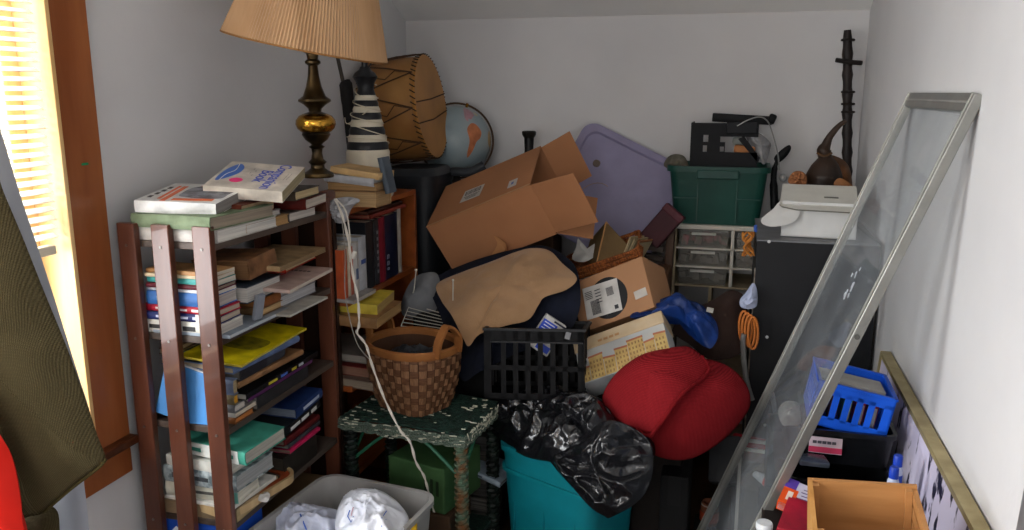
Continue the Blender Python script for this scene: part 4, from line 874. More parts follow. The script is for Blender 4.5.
# box printed with a town
M = Matrix.Translation((-.450, 2.44, .640)) @ Euler((R_(-50), R_(-24.3), R_(1.8))).to_matrix().to_4x4()
tb = thing('printed_box', 'pale box printed with a row of yellow townhouses, lying before the labelled carton', 'box'); tb.matrix_world = M
w, d, h = .305, .09, .165
G().span((0, 0, 0), (w, d, h), bev=.002).build('body', mat('#b9b8b2', .6, col2='#a9aeb2', scale=6), tb)
G().span((-.003, -.003, h-.045), (w+.003, d+.003, h+.003), bev=.002).build('lid', mat('#b89c74', .6, col2='#c8b598', scale=10), tb)
g1, g2, g3 = G(), G(), G(); x = .004
for i, (ww, hh) in enumerate([(.035, .052), (.05, .085), (.04, .062), (.045, .08), (.055, .095), (.035, .07), (.04, .085)]):
    g1.box((x+ww/2, -.0008, hh/2+.002), (ww-.002, .001, hh)); g2.box((x+ww/2, -.001, hh+.004), (ww+.001, .0012, .007), rot=(0, random.uniform(-8, 8), 0))
    for r in range(int(hh/.018)):
        for c_ in range(int(ww/.011)): g3.box((x+.007+.011*c_, -.0016, .012+.018*r), (.0045, .0008, .009))
    x += ww
g1.build('painted_houses', mat('#c4aa6c', .6, col2='#b08e58', scale=30), tb); g2.build('painted_roofs', mat('#a86a50', .6), tb); g3.build('painted_windows', mat('#8c7048', .6), tb)
g = G()
for i in range(4): g.box((.09+.02*i, -.0045, h-.028), (.014, .001, .008))
g.build('lid_print', mat('#b88c60', .6), tb)
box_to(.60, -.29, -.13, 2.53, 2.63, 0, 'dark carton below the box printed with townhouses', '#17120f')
# wicker tray with papers
M = frame3(P(566, 284, y=2.92), P(641, 258, y=2.92), P(560, 268, y=3.10))
wt = thing('wicker_tray', 'orange-brown wicker tray of papers wedged between the two open cartons', 'tray'); wt.matrix_world = M
w, d, h = .30, .18, .04; wm = mat('#a8602c', .6, col2='#6b3615', scale=60, stretch=(3, 3, 1), thr=(.4, .6), bump=.8, bscale=90)
g = G()
for r in range(5):
    z = .004+.0085*r; n_ = 40; pts = [(w/2+(w/2)*p.x, d/2+(d/2)*p.y, z+.002*math.sin(i*2.2+r*3)) for i, p in enumerate([Vector((q.x/.5, q.y/.5, 0)) for q in rrect(1, 1, .08, 14)])]; g.tube(pts, .0048, 6, closed=True)
g.build('side', wm, wt, smooth=True); G().span((.004, .004, 0), (w-.004, d-.004, .005)).build('base', wm, wt)
g = G(); g.tube([(w+.002, 0, .02), (w+.004, .02, .045), (w+.006, .08, .05), (w+.004, d, .04)], .008, 8, smooth=6); g.bm.free()
pb_ = thing('paper_bag', 'crumpled brown paper bag standing open in the wicker tray', 'bag', P(603, 262, y=3.0))
g = G(); 
A, B, Cc, D = P(596, 266, y=2.96), P(634, 252, y=2.97), P(606, 222, y=3.02), P(586, 258, y=3.0)
g.loft([[A, B, Cc], [p+Vector((0, .006, .0)) for p in (A, B, Cc)]]); g.loft([[A, Cc, P(590, 240, y=3.10), P(584, 262, y=3.08)], [p+Vector((.003, .004, .003)) for p in (A, Cc, P(590, 240, y=3.10), P(584, 262, y=3.08))]])
g.build('panel', mat('#77603f', .9, col2='#5f4a30', scale=12, bump=.3), pb_, at=pb_.location)
g = G().tube([A, Cc], .003, 6); g.tube([Cc, P(609, 226, y=3.02)], .004, 6); g.build('folded_edge', mat('#c08f5c', .8), pb_, at=pb_.location)
g = G().pad(pl([(572, 259, 3.02), (576, 248, 3.03), (578, 238, 3.03), (581, 248, 3.02), (588, 254, 3.0), (592, 246, 3.03), (600, 240, 3.06), (606, 240, 3.06), (598, 254, 3.03), (584, 262, 2.99)]), .004, .004, sm=3, namp=.008, nfreq=40, rings=8)
one(g, 'paper', mat('#c9c6c0', .8), 'torn white sheets of paper beside the brown paper bag', 'paper', P(586, 255, y=3.0))
for i, (c_, dx, lab) in enumerate((('#b8a27c', 0, 'beige folder leaning behind the brown paper bag'), ('#a89570', .012, 'second beige folder just right of the first, in the wicker tray'), ('#94603a', .026, 'orange-brown folder with frayed edge at the tray end'))):
    q = P(626, 256, y=3.03)+Vector((dx, -.04, -.01)); o = thing('folder', lab, 'folder', q, (-6, 18+4*i, -20), 'folders standing in the wicker tray'); G().box((0, .03, .045), (.006, .12, .105-.008*i), bev=.001).build('cover', mat(c_, .8, bump=.3), o)
    G().box((.0045, .03, .043), (.002, .11, .095-.008*i)).build('pages', mat('#b5a684', .8), o)
# planks and dull things right of it
g = G(); a, b_ = P(667, 292, y=3.22), P(670, 217, y=3.26); g.box((a+b_)/2-Vector((0, 0, .10)), (.03, .08, (b_-a).length+.2), rot=(0, 2, 0), bev=.003); g.box((a.x-.02, (a.y+b_.y)/2, (a.z-.19)/2), (.03, .08, a.z-.19))
one(g, 'wooden_board', wood('#6b5140', '#46342a', rough=.6), 'narrow brown board standing against the left side of the clear drawer unit', 'board', P(668, 290, y=3.22))
for i, (u, v, ln, c_, lab) in enumerate(((646, 246, .14, '#5a504a', 'grey weathered stick lying behind the papers, the upper one'), (647, 256, .13, '#473d37', 'grey weathered stick lying below the other one'))):
    g = G().box(P(u, v, y=3.15), (ln, .03, .022), rot=(0, 8, -6), bev=.002); one(g, 'wooden_stick', wood(c_, '#332b27', rough=.7), lab, 'stick', P(u, v, y=3.15), 'sticks beside the drawer unit')
box_to(P(650, 268, y=3.1).z, -.30, -.235, 3.02, 3.18, 0, 'narrow brown carton standing left of the drawer unit', '#5a3d28')
# blue garment, brown sack
g = G().pad(pl([(630, 318, 2.60), (640, 308, 2.64), (660, 299, 2.68), (675, 295, 2.70), (690, 300, 2.70), (703, 306, 2.70), (716, 322, 2.66), (718, 336, 2.62), (711, 348, 2.58), (700, 342, 2.60), (690, 328, 2.62), (676, 318, 2.60), (655, 314, 2.58)]), .045, .03, namp=.018, nfreq=13, ridge=.022, rfreq=11, rings=20)
one(g, 'blouse', mat('#16397f', .4, col2='#0f2450', scale=9), 'shiny royal blue crumpled garment above the red blanket', 'garment', P(680, 318, y=2.65))
g = G().pad(pl([(690, 312, 2.82), (716, 298, 2.86), (730, 290, 2.88), (744, 296, 2.86), (748, 320, 2.82), (742, 352, 2.76), (712, 360, 2.72), (690, 345, 2.74), (672, 330, 2.76)]), .06, .04, namp=.012, nfreq=8, rings=16)
one(g, 'sack', mat('#3d2c26', .9, col2='#2c1f1b', scale=10, bump=.3), 'dark brown cloth sack slumped under the drawer unit', 'sack', P(720, 325, y=2.8))
g = G().box(P(710, 310, y=2.66), (.022, .002, .016), rot=(0, 10, 0)); one(g, 'paper_tag', mat('#a9a69c', .7), 'tiny pale paper tag at the edge of the blue garment', 'tag', P(710, 310, y=2.66))
# red blanket bundle
rk = weave_mat('#ab2d33', '#7d1a20', 85)
rb2 = thing('blanket', 'bright red knitted blanket bundled into a round heap beside the black garbage bag', 'blanket', P(680, 440, y=2.42))
bo = pl([(622, 395, 2.42), (640, 375, 2.46), (670, 362, 2.50), (700, 358, 2.52), (728, 366, 2.52), (746, 384, 2.50), (750, 405, 2.48), (738, 425, 2.44), (718, 444, 2.40), (690, 459, 2.36), (662, 458, 2.35), (642, 446, 2.36), (628, 428, 2.38), (616, 410, 2.40)])
G().pad(bo, .13, .10, namp=.016, nfreq=7, rings=22, power=2.4).build('bundle', rk, rb2, smooth=True, at=rb2.location, angle=180)
fo_ = pl([(602, 398, 2.36), (612, 378, 2.40), (630, 362, 2.44), (652, 352, 2.48), (676, 347, 2.50), (690, 347, 2.50), (702, 356, 2.46), (709, 368, 2.42), (700, 380, 2.36), (688, 388, 2.30), (676, 400, 2.26), (666, 415, 2.245), (657, 426, 2.24), (650, 434, 2.245), (636, 430, 2.26), (620, 424, 2.29), (608, 412, 2.32)])
fl = G().pad(fo_, .075, -.055, namp=.008, nfreq=8, rings=22, power=2.6, seed=2).build('folded_flap', rk, rb2, smooth=True, at=rb2.location, angle=180)
g = G(); e_ = catmull(fo_[6:15], 10); g.tube([p+Vector((0, -.010, .002*math.sin(i*1.6))) for i, p in enumerate(e_)], .0062, 7); g.build('edging', weave_mat('#9a2226', '#74161c', 130), fl, smooth=True, at=rb2.location)
box_to(.36, -.19, -.10, 2.45, 2.70, 0, 'low added support block, blackened for shade, under the red blanket', '#0d0d0e', 'shade_support', 'support')  # added support; its black stands in for the shade in this gap
# teal bin with black garbage bag
tbn = thing('storage_tote', 'teal plastic tote stuffed with a black garbage bag', 'tote', (-.475, 2.416, 0)); tbn.rotation_euler = (0, 0, R_(-25))
tm = mat('#0e7682', .4, var=.05)
G().tote(.37, .29, .45, .86, .004, .05, .010, .02).build('body', tm, tbn, smooth=True, angle=30)
g = G(); g.loft([rrect(.374+.006, .294+.006, .053, 5, z) for z in (.36, .372)], True, True); g.build('band', mat('#0d7a85', .4), tbn, smooth=True, angle=30)
for x in (-.12, .0, .12):
    g = G(); g.box((x, -.1375, .17), (.006, .010, .30), rot=(-3.2, 0, 0), bev=.002); g.build('rib', mat('#0c6f7c', .4), tbn)
bagm = mat('#16171b', .2, col2='#0c0c0f', scale=5, spec=.8, bump=.35, bscale=30)
gbg = thing('garbage_bag', 'shiny black garbage bag bulging out of the teal tote', 'garbage bag', (-.45, 2.40, .46))
bo = pl([(492, 432, 2.42), (488, 415, 2.44), (498, 401, 2.48), (515, 393, 2.50), (545, 387, 2.50), (572, 388, 2.48), (596, 396, 2.44), (612, 408, 2.40), (620, 424, 2.36), (640, 428, 2.36), (653, 440, 2.34), (654, 458, 2.30), (636, 470, 2.24), (610, 472, 2.2), (580, 468, 2.18), (550, 462, 2.22), (520, 454, 2.30)])
G().pad(bo, .10, .12, namp=.018, nfreq=9, ridge=.040, rfreq=8.5, rings=44, sm=9).build('bulge', bagm, gbg, smooth=True, at=gbg.location, angle=180)
bo = pl([(548, 455, 2.24), (565, 450, 2.2), (590, 430, 2.2), (612, 420, 2.2), (640, 432, 2.2), (652, 448, 2.2), (652, 476, 2.16), (640, 500, 2.12), (612, 517, 2.09), (604, 516, 2.09), (590, 507, 2.10), (572, 487, 2.13), (555, 468, 2.18)])
G().pad(bo, .05, .04, namp=.014, nfreq=10, ridge=.040, rfreq=9, rings=40, sm=9, seed=3).build('overhang', bagm, gbg, smooth=True, at=gbg.location, angle=180)
bo = pl([(535, 405, 2.33), (560, 392, 2.36), (590, 396, 2.34), (610, 410, 2.3), (616, 430, 2.24), (606, 446, 2.2), (590, 440, 2.2), (575, 420, 2.26), (552, 412, 2.3)])
G().pad(bo, .05, .04, namp=.012, nfreq=12, ridge=.034, rfreq=12, rings=30, sm=8, seed=5).build('fold', bagm, gbg, smooth=True, at=gbg.location, angle=180)
# grey bin bottom left with plastic bags
gbn = thing('storage_tote', 'light grey open plastic tote full of white shopping bags at the foot of the bookcase', 'tote', (-.995, 1.86, 0)); gbn.rotation_euler = (0, 0, R_(-6))
G().tote(.37, .40, .415, .84, .004, .05, .009, .014).build('body', mat('#a3a19f', .4, col2='#8f8d8a', scale=5), gbn, smooth=True, angle=30)
pbm = mat('#e9ebf2', .3, col2='#cfd3e0', scale=12, bump=.3, bscale=40, trans=0)
def bag(label, outline, at, seed, marks=None, front=.08, m=pbm):
    o = thing('shopping_bag', label, 'bag', at, (0, 0, 0), 'shopping bags in the grey tote')
    G().pad(outline, front, .06, nrm=(.1, -.5, .85), namp=.014, nfreq=14, ridge=.022, rfreq=17, rings=30, sm=8, seed=seed).build('body', m, o, smooth=True, at=at, angle=180)
    return o
B1 = bag('white shopping bag with blue and red printing, the right one in the grey tote', pl([(336, 516, 1.86), (342, 500, 1.94), (355, 490, 1.99), (378, 490, 1.99), (398, 502, 1.96), (410, 522, 1.9), (408, 548, 1.8), (385, 565, 1.74), (345, 560, 1.74), (336, 540, 1.8)]), P(372, 520, y=1.88), 1)
B2 = bag('bluish white shopping bag with a dark blue stripe, the left one in the grey tote', pl([(268, 520, 1.85), (282, 507, 1.9), (300, 503, 1.93), (320, 507, 1.95), (342, 512, 1.94), (346, 530, 1.86), (335, 550, 1.8), (300, 560, 1.74), (268, 545, 1.76)]), P(305, 530, y=1.85), 4, front=.05, m=mat('#d0d4e4', .3, col2='#b4bace', scale=12, bump=.3, bscale=40))
def on_top(ob_, p, d=Vector((0, -1, 0))):
    """nearest point of a bag surface seen from the eye side, to lay its printing on"""
    me = ob_.children[0].data; at = Vector(ob_.location); dr_ = (p-EYE).normalized(); best = None
    for v in me.vertices:
        q = v.co+at; r = (q-EYE); t = r.dot(dr_); o2 = (r-dr_*t).length
        if best is None or o2 + t*.02 < best[0]: best = (o2+t*.02, q, v.normal)
    return best[1]
def scribble(B, pts, col, r=.0016):
    g = G(); q = [on_top(B, P(a, b, y=1.85)) for a, b in pts]; q = [p-(p-EYE).normalized()*.001 for p in q]; g.tube(q, r, 5); return g.build('printed_mark', mat(col, .5), B, at=B.location)
scribble(B1, [(350, 510), (348, 516), (351, 522), (354, 516)], '#4a6fc0'); scribble(B1, [(386, 512), (382, 518), (387, 520), (382, 526)], '#4a6fc0')
scribble(B1, [(358, 500), (353, 508), (351, 516)], '#c9808c', .001); scribble(B2, [(300, 514), (304, 522), (307, 530)], '#4a6cc0', .002)
g = G().pad(pl([(408, 522, 1.9), (412, 518, 1.92), (416, 519, 1.92), (417, 530, 1.88), (412, 545, 1.84), (407, 535, 1.86)]), .01, .01, namp=.003, rings=8)
one(g, 'wrapper', mat('#c9a21e', .4, col2='#8f2a1e', scale=9, thr=(.2, .35)), 'yellow snack wrapper standing in the right corner of the grey tote', 'wrapper', P(412, 528, y=1.9))
# ================================================================== DRAWER UNIT AND GREEN TOTE
ux0, ux1, uy, ud = P(674, 225, y=3.3).x, .17, 3.3, .27; uz1 = P(674, 224, y=3.3).z; 
du = thing('drawer_unit', 'white and beige plastic drawer unit with clear drawers under the green tote', 'drawers', (ux0, uy, 0)); b0 = Vector(du.location)
wf = mat('#c4c0b5', .45, var=.05); bf = mat('#a8987c', .5)
px = (ux1-ux0)/ (757-674)
xm = P(731, 240, y=3.3).x; rows_z = [P(680, v, y=3.3).z for v in (229, 247.5, 266, 285)]
zlow = .42
G().span((ux0-.004, uy, uz1-.018), (ux1, uy+ud, uz1), bev=.003).build('top', wf, du, at=b0)
G().span((ux0, uy, 0), (ux0+.012, uy+ud, uz1-.018), bev=.002).build('side', bf, du, at=b0)
G().span((ux1-.012, uy, 0), (ux1, uy+ud, uz1-.018), bev=.002).build('side', bf, du, at=b0)
G().span((xm, uy, rows_z[3]), (xm+.013, uy+ud, uz1-.018), bev=.002).build('divider', wf, du, at=b0)
for z in rows_z[1:]: G().span((ux0+.012, uy, z-.003), (ux1-.012, uy+ud, z+.003)).build('rail', bf if z == rows_z[3] else wf, du, at=b0)
for z in (.42, .1): G().span((ux0+.012, uy, z-.006), (ux1-.012, uy+ud, z+.006)).build('rail', bf, du, at=b0)
G().span((P(708, 300, y=3.3).x, uy, .1), (P(708, 300, y=3.3).x+.012, uy+ud, rows_z[3]-.003)).build('divider', bf, du, at=b0)
pm2 = pane_mat('#f4f3f0', '#c4c2bd', .16)
def drawer(xa, xb, za, zb, fillc):
    dz = zb-za-.008; M_ = Matrix.Translation(((xa+xb)/2-b0.x, uy+ud/2-.002-b0.y, za+.0035))
    g = G(M_); g.tote(xb-xa-.012, ud-.02, dz, .94, .002, .008, .002, .006); o = g.build('drawer', pm2, du, smooth=True, angle=30)
    g = G(M_); g.box((0, -ud/2+.006, dz*.82), ((xb-xa)*.45, .012, .010), bev=.002); g.build('handle', mat('#b5b2aa', .4), o)
    if fillc:
        g = G(M_)
        for i in range(7): g.box(((i/6-.5)*(xb-xa)*.7, random.uniform(-.08, .05), dz*.28), (.026, .05, dz*random.uniform(.3, .6)), rot=(random.uniform(-8, 8), random.uniform(-15, 15), random.uniform(-30, 30)), bev=.002)
        g.build('contents', mat(fillc, .7, col2='#8a8078', scale=25, thr=(.4, .6)), o)
for r in range(3):
    drawer(ux0+.012, xm, rows_z[r+1], rows_z[r], ['#c9707a', '#8f8c88', '#77746f'][r])
    if r < 2: drawer(xm+.013, ux1-.012, rows_z[r+1], rows_z[r], ['#8b8984', '#a5a29c'][r])
# green tote
f = 1.055
gt = thing('storage_tote', 'dark green plastic tote of odds and ends standing on the clear drawer unit', 'tote', (P(716.5, 200, y=3.3).x, uy+.135, uz1+.001))
tw, tdp, th_ = .395, .255, P(668, 166, y=3.3).z-uz1
gm3 = mat('#1d4c42', .4, col2='#163c34', scale=4)
G().tote(tw-.02, tdp, th_, .88, .004, .035, .012, .022).build('body', gm3, gt, smooth=True, angle=30)
g = G(); g.box((0, -tdp/2-.006, th_-.030), (.16, .018, .036), bev=.004); g.build('handle_grip', mat('#17423a', .4), gt)
g = G()
for x in (-.075, .075): g.box((x, -tdp/2+.006, th_*.42), (.004, .012, th_*.75), rot=(-3.5, 0, 0))
g.box((-.12, -tdp/2+.004, th_*.45), (.09, .010, .004)); g.box((.12, -tdp/2+.004, th_*.45), (.09, .010, .004)); g.build('moulded_ribs', gm3, gt)
g = G(); tz = uz1+th_
def T(u, v, y=3.34): return P(u, v, y=y)
# black crate end panels with holes
bp = thing('plastic_crate', 'black plastic crate with square holes standing on end in the green tote', 'crate', T(720, 166, 3.36)); at = bp.location
x0, x1 = T(690, 145).x, T(758, 145).x; z0_, z1_ = tz-.08, T(700, 123).z
g = G(); yy = 3.36; th = .006
cols_x = [x0, 0, 0, 0, 0, x1]
def XZ(u, v): return T(u, 145, yy).x, T(715, v, yy).z
holes = [(703, 135, 708, 142), (703, 145.5, 707, 152), (720, 136.5, 725, 142), (720, 146.5, 724, 151.5)]
xs = sorted({x0, x1, *[XZ(h[0], 1)[0] for h in holes], *[XZ(h[2], 1)[0] for h in holes]}); zs = sorted({z0_, z1_, *[XZ(1, h[1])[1] for h in holes], *[XZ(1, h[3])[1] for h in holes]})
for xa, xb in zip(xs, xs[1:]):
    for za, zb in zip(zs, zs[1:]):
        cx_, cz_ = (xa+xb)/2, (za+zb)/2; skip = False
        if xb-xa < 1e-4 or zb-za < 1e-4: continue
        for h in holes:
            ax, az = XZ(h[0], h[3]); bx_, bz_ = XZ(h[2], h[1])
            if ax < cx_ < bx_ and min(az, bz_) < cz_ < max(az, bz_): skip = True
        if cx_ > T(729, 145).x and cz_ < T(715, 139).z and cz_ > tz: skip = True
        if not skip: g.span((xa, yy, za), (xb, yy+th, zb))
g.build('end_panel', mat('#121316', .5, spec=.15), bp, at=at)
G().box(T(742, 128, 3.355), (.115, .014, .044), bev=.003).build('lip', mat('#15161a', .5, spec=.2), bp, at=at)
g = G(); g.prism([T(744, 136, 3.36), T(760, 158, 3.36), T(758, 163, 3.36), T(738, 139, 3.36)], (0, .008, 0)); g.span((x0, yy, z1_-.008), (x0+.006, yy+.16, z1_)); g.span((x0, yy, z0_), (x0+.005, yy+.16, z1_-.008)); g.build('side_panel', mat('#121316', .5, spec=.15), bp, at=at)
g = G(); a = T(742, 119, 3.50); g.box(a, (.235, .02, .035), rot=(0, 3, 0), bev=.004); g.box(T(772, 119, 3.49), (.03, .02, .04), rot=(0, 20, 0), bev=.008); one(g, 'black_tray', mat('#101114', .5, spec=.2), 'flat black plastic tray end standing behind the black crate on the green tote', 'tray', a)
for u, v, w_, lab in ((745, 149.5, .085, 'tan sponge-like block seen through the black crate, the upper one'), (738, 160, .115, 'tan sponge-like block seen through the black crate, the lower one')):
    g = G().box(T(u, v, 3.41), (w_, .06, .033), rot=(0, 4, 0), bev=.010, seg=3); one(g, 'wooden_block', mat('#b57a4c', .7, col2='#96603a', scale=12), lab, 'block', T(u, v, 3.41), 'tan blocks in the green tote')
g = G().box(T(739, 141, 3.42), (.05, .03, .03), bev=.008); one(g, 'plastic_cap', mat('#7f8480', .4), 'grey rounded cap behind the hole of the black crate', 'pot', T(739, 141, 3.42))  # a loose grey cap, with no vessel under it
g = G().pad([T(745, 134, 3.40), T(757, 132, 3.40), T(770, 142, 3.40), T(770, 150, 3.40), T(765, 164, 3.38), T(758, 158, 3.38)], .02, .01, ridge=.008, rfreq=30, rings=12); one(g, 'plastic_bag', pane_mat('#d8d8d8', '#9a9a9c', .55), 'clear plastic wrap hanging at the right end of the black crate', 'bag', T(760, 150, 3.40))
g = G().pad([T(664, 166, 3.36), T(668, 157, 3.38), T(676, 154, 3.38), T(685, 157, 3.38), T(688, 168, 3.36), T(676, 170, 3.36)], .03, .03, namp=.012, nfreq=30, ridge=.006, rfreq=30, rings=10); one(g, 'rag', mat('#6d685c', .9, col2='#4d493f', scale=30), 'grey-green rag bunched at the left corner of the green tote', 'rag', T(676, 162, 3.36))
g = G().tube([T(737, 126, 3.35), T(748, 120, 3.35), T(760, 117, 3.36), T(768, 122, 3.37), T(773, 135, 3.37), T(778, 155, 3.36), T(779, 170, 3.34)], .0028, 7, smooth=8); one(g, 'bent_wire', mat('#8f8f8c', .35, metal=.6), 'thin bent grey wire arching over the green tote', 'wire', T(760, 117, 3.36))
pd = thing('scoop', 'black plastic scoop with rounded blade standing behind the green tote', 'scoop', T(778, 200, 3.40))
g = G().pad([T(774, 158, 3.42), T(781, 150, 3.42), T(789, 145, 3.42), T(791, 149, 3.42), T(786, 157, 3.42), T(778, 163, 3.42)], .008, .006, rings=8, namp=.001); g.build('blade', mat('#121315', .5, spec=.2), pd, smooth=True, at=pd.location)
g = G().tube([T(778, 159, 3.42), T(774, 172, 3.42), T(774, 195, 3.40), T(776, 215, 3.40)], [.008, .012, .016, .018], 10, smooth=5); g.build('handle', mat('#121315', .5, spec=.2), pd, smooth=True, at=pd.location)
g = G().sphere(T(783, 178, 3.42), .017, 14); one(g, 'ball', mat('#8d8f90', .3), 'small grey ball beside the black scoop', 'ball', T(783, 178, 3.42))
# ================================================================== BLACK CABINET, WHITE BOX, POLE, GOURD
cx0, cx1, cyf, cyb, cz = .067, .445, 2.775, 3.27, 1.075
ca = thing('cabinet', 'black sided low cabinet with grey top standing against the right wall', 'cabinet', ((cx0+cx1)/2, cyf, 0)); b0 = Vector(ca.location)
G().span((cx0, cyf, 0), (cx1, cyb, cz-.004), bev=.002).build('body', mat('#17181b', .55, var=.1, scale=8), ca, at=b0)
G().span((cx0-.001, cyf+.001, cz-.004), (cx1, cyb, cz)).build('top', mat('#77787b', .5), ca, at=b0)
for u, v in ((769, 241.5), (767, 337), (765, 425)): q = P(u, v, y=cyf); G().cyl(q, q-Vector((0, .002, 0)), .0052, n=14).build('screw', mat('#c9c9c9', .3), ca, at=b0)
G().span((cx0-.003, cyf-.001, .02), (cx0+.001, cyf+.004, .98)).build('edge_strip', mat('#4a3b30', .6, col2='#8a8276', scale=40), ca, at=b0)
# white box
M = Matrix.Translation((.143, 2.86, cz+.002)) @ Euler((0, 0, R_(-4))).to_matrix().to_4x4()
wb = thing('white_box', 'white mailing box with rounded flap lid on the black cabinet', 'box'); wb.matrix_world = M
w, d, h = .235, .19, .118; wm_ = mat('#cdcdcb', .65, var=.04)
g = G(); g.span((0, 0, 0), (w, .003, h)); g.span((0, d, 0), (w, d+.003, h)); g.span((0, 0, 0), (.003, d, h)); g.span((w-.003, 0, 0), (w, d, h)); g.span((0, 0, 0), (w, d, .003)); g.build('body', wm_, wb)
g = G(Matrix.Translation((w/2-.005, d, h+.035)) @ Matrix.Rotation(R_(14), 4, 'X')); 
o_ = [(-w/2-.003, 0), (w/2+.004, 0), (w/2+.004, -d-.015), (w/2-.02, -d-.055), (-w/2+.05, -d-.050), (-w/2+.004, -d-.028), (-w/2-.003, -d-.01)]
g.prism([(x, y, 0) for x, y in o_], (0, 0, .003)); lid = g.build('lid', mat('#cfcdc4', .65, var=.04), wb)
g = G(Matrix.Translation((w/2-.005, d, h+.035)) @ Matrix.Rotation(R_(14), 4, 'X')); g.tube([(x, y, .0015) for x, y in o_[2:]], .0022, 5); g.box((.04, -.12, .0036), (.045, .012, .001)); g.build('lid_slot', mat('#77756b', .7), lid)
g = G(); t_o = [(-.002, .02, h), (-.03, .01, h*.75), (-.062, -.005, h*.50), (-.06, -.02, h*.36), (-.03, -.035, h*.30), (.02, -.035, h*.38), (.05, -.02, h*.55), (.055, -.005, h*.95)]
g.pad(t_o, .004, .003, nrm=(-.2, -1, .3), namp=0, rings=6); g.build('side_flap', mat('#c6c5c2', .6, var=.03), wb, smooth=True)
# orange cloth/paper, gourd, pole
g = G().pad([P(788, 182, y=3.12), P(792, 173, y=3.12), P(800, 171, y=3.12), P(806, 175, y=3.12), P(806, 184, y=3.12), P(796, 186, y=3.12)], .008, .008, namp=.008, nfreq=40, ridge=.014, rfreq=40, rings=10); one(g, 'cloth', mat('#8f5c3a', .8), 'small crumpled orange cloth showing behind the white box flap', 'cloth', P(797, 178, y=3.12))
gy = 3.22; q = P(829, 178, y=gy); gd = thing('gourd', 'dark long-necked gourd lying behind the white mailing box', 'gourd', q)
k = .0034
ctr = [P(a, b, y=gy) for a, b in ((822, 192), (824, 176), (825, 165), (825, 157), (824, 150), (826, 145), (829, 138), (835, 130), (841, 124), (846, 121))]
rd_ = [17, 19, 14, 7, 7.5, 5, 3.8, 3.2, 2.6, 2]
cc = catmull(ctr, 5); rr_ = []
for i in range(len(cc)): t = i/5; a = int(min(t, 8)); f_ = min(t-a, 1); rr_.append((rd_[a]*(1-f_)+rd_[a+1]*f_)*k)
def vtube(g, pts, rs, n=20):
    lo = []; u = Vector((0, 1, 0))
    for i, p in enumerate(pts):
        t = (pts[min(i+1, len(pts)-1)]-pts[max(i-1, 0)]).normalized(); v = t.cross(u).normalized()
        lo.append([p+(u*math.cos(2*math.pi*j/n)+v*math.sin(2*math.pi*j/n))*rs[i] for j in range(n)])
    return g.loft(lo)
vtube(G(), cc, rr_).build('body', mat('#221c19', .45, col2='#3c2a1e', scale=6, thr=(.35, .7)), gd, smooth=True, at=q)
g = G(); g.tube([P(817, 153, y=gy-.03), P(824, 156, y=gy-.04), P(832, 153, y=gy-.03)], .004, 6, smooth=4); g.build('neck_ring', mat('#5c4128', .5), gd, smooth=True, at=q)
g = G().pad([P(828, 158, y=3.28), P(838, 157, y=3.28), P(848, 165, y=3.28), P(852, 180, y=3.28), P(850, 190, y=3.28), P(832, 188, y=3.28)], .05, .04, rings=12, namp=.002); one(g, 'gourd', mat('#6b4426', .5, col2='#3c2a1c', scale=8), 'plain brown gourd half hidden behind the dark long-necked one', 'gourd', P(840, 175, y=3.28))
g = G().pad([P(834, 186, y=3.08), P(840, 178, y=3.08), P(855, 188, y=3.08), P(852, 194, y=3.08)], .006, .006, rings=6); one(g, 'leather_scrap', mat('#8a5a34', .7), 'pointed brown scrap poking up behind the white box lid', 'scrap', P(845, 186, y=3.08))
box_to(1.17, .24, .43, 3.28, 3.40, 0, 'brown carton standing behind the cabinet under the gourds', '#3b2a1f')
pq = P(848, 190, y=3.50); po = thing('carved_staff', 'tall dark carved wooden staff with crosspiece leaning in the back right corner', 'staff', (pq.x, pq.y, 0))
pts = [P(847.5, 30, y=3.52), P(847.5, 62, y=3.52), P(848, 110, y=3.51), P(847.5, 150, y=3.50), P(847, 190, y=3.50)]; pts = [pts[0].lerp(pts[1], i/4) for i in range(4)]+[pts[1].lerp(pts[4], i/20) for i in range(21)]
rs = [.017 if i % 3 else .021 for i in range(len(pts))]; rs[0] = .013
vtube(G(), pts+[Vector((pts[-1].x, 3.5, .004))], rs+[.02], 14).build('shaft', mat('#1b1716', .5, col2='#2c2320', scale=20), po, smooth=True, at=po.location)
g = G().tube([P(836, 60, y=3.51), P(848, 62, y=3.49), P(862, 63, y=3.50)], .009, 8); g.build('crosspiece', mat('#1f1a18', .5), po, smooth=True, at=po.location)
for v in (40, 92, 104, 112): a = P(848, v, y=3.51); g = G().tube([a+Vector((.022*math.cos(t), .022*math.sin(t), 0)) for t in [2*math.pi*i/14 for i in range(14)]], .005, 6, closed=True); g.build('ring', mat('#241e1b', .5), po, smooth=True, at=po.location)
# hanging oddments left of the cabinet
hx = 2.74
g = G(); 
for i in range(5): g.tube([P(748+2*math.sin(i*1.3)+4*math.sin(t*1.2+i), 232+t*4.0, y=2.76+.01*i) for t in range(7)], .004, 6, smooth=4)
one(g, 'braided_rope', mat('#b5762c', .7, col2='#8f4f1c', scale=60), 'gold-orange braided trimming hanging off the cabinet corner', 'rope', P(750, 232, y=2.76))
g = G().pad([P(754, 226, y=2.75), P(757, 225, y=2.75), P(757, 232, y=2.75), P(754, 231, y=2.75)], .006, .004, rings=6, namp=.003); one(g, 'ribbon', mat('#2c4f9c', .6), 'bit of blue ribbon at the cabinet corner above the gold trimming', 'ribbon', P(755, 230, y=2.75))
g = G().pad([P(753, 283, y=2.73), P(757, 290, y=2.73), P(757, 305, y=2.73), P(750, 309, y=2.72), P(741, 307, y=2.72), P(740, 300, y=2.72), P(746, 292, y=2.73)], .02, .012, ridge=.008, rfreq=35, rings=14, namp=.004); one(g, 'plastic_bag', mat('#a9b2cc', .35), 'small bluish white plastic bag hanging beside the black cabinet', 'bag', P(748, 300, y=2.72))
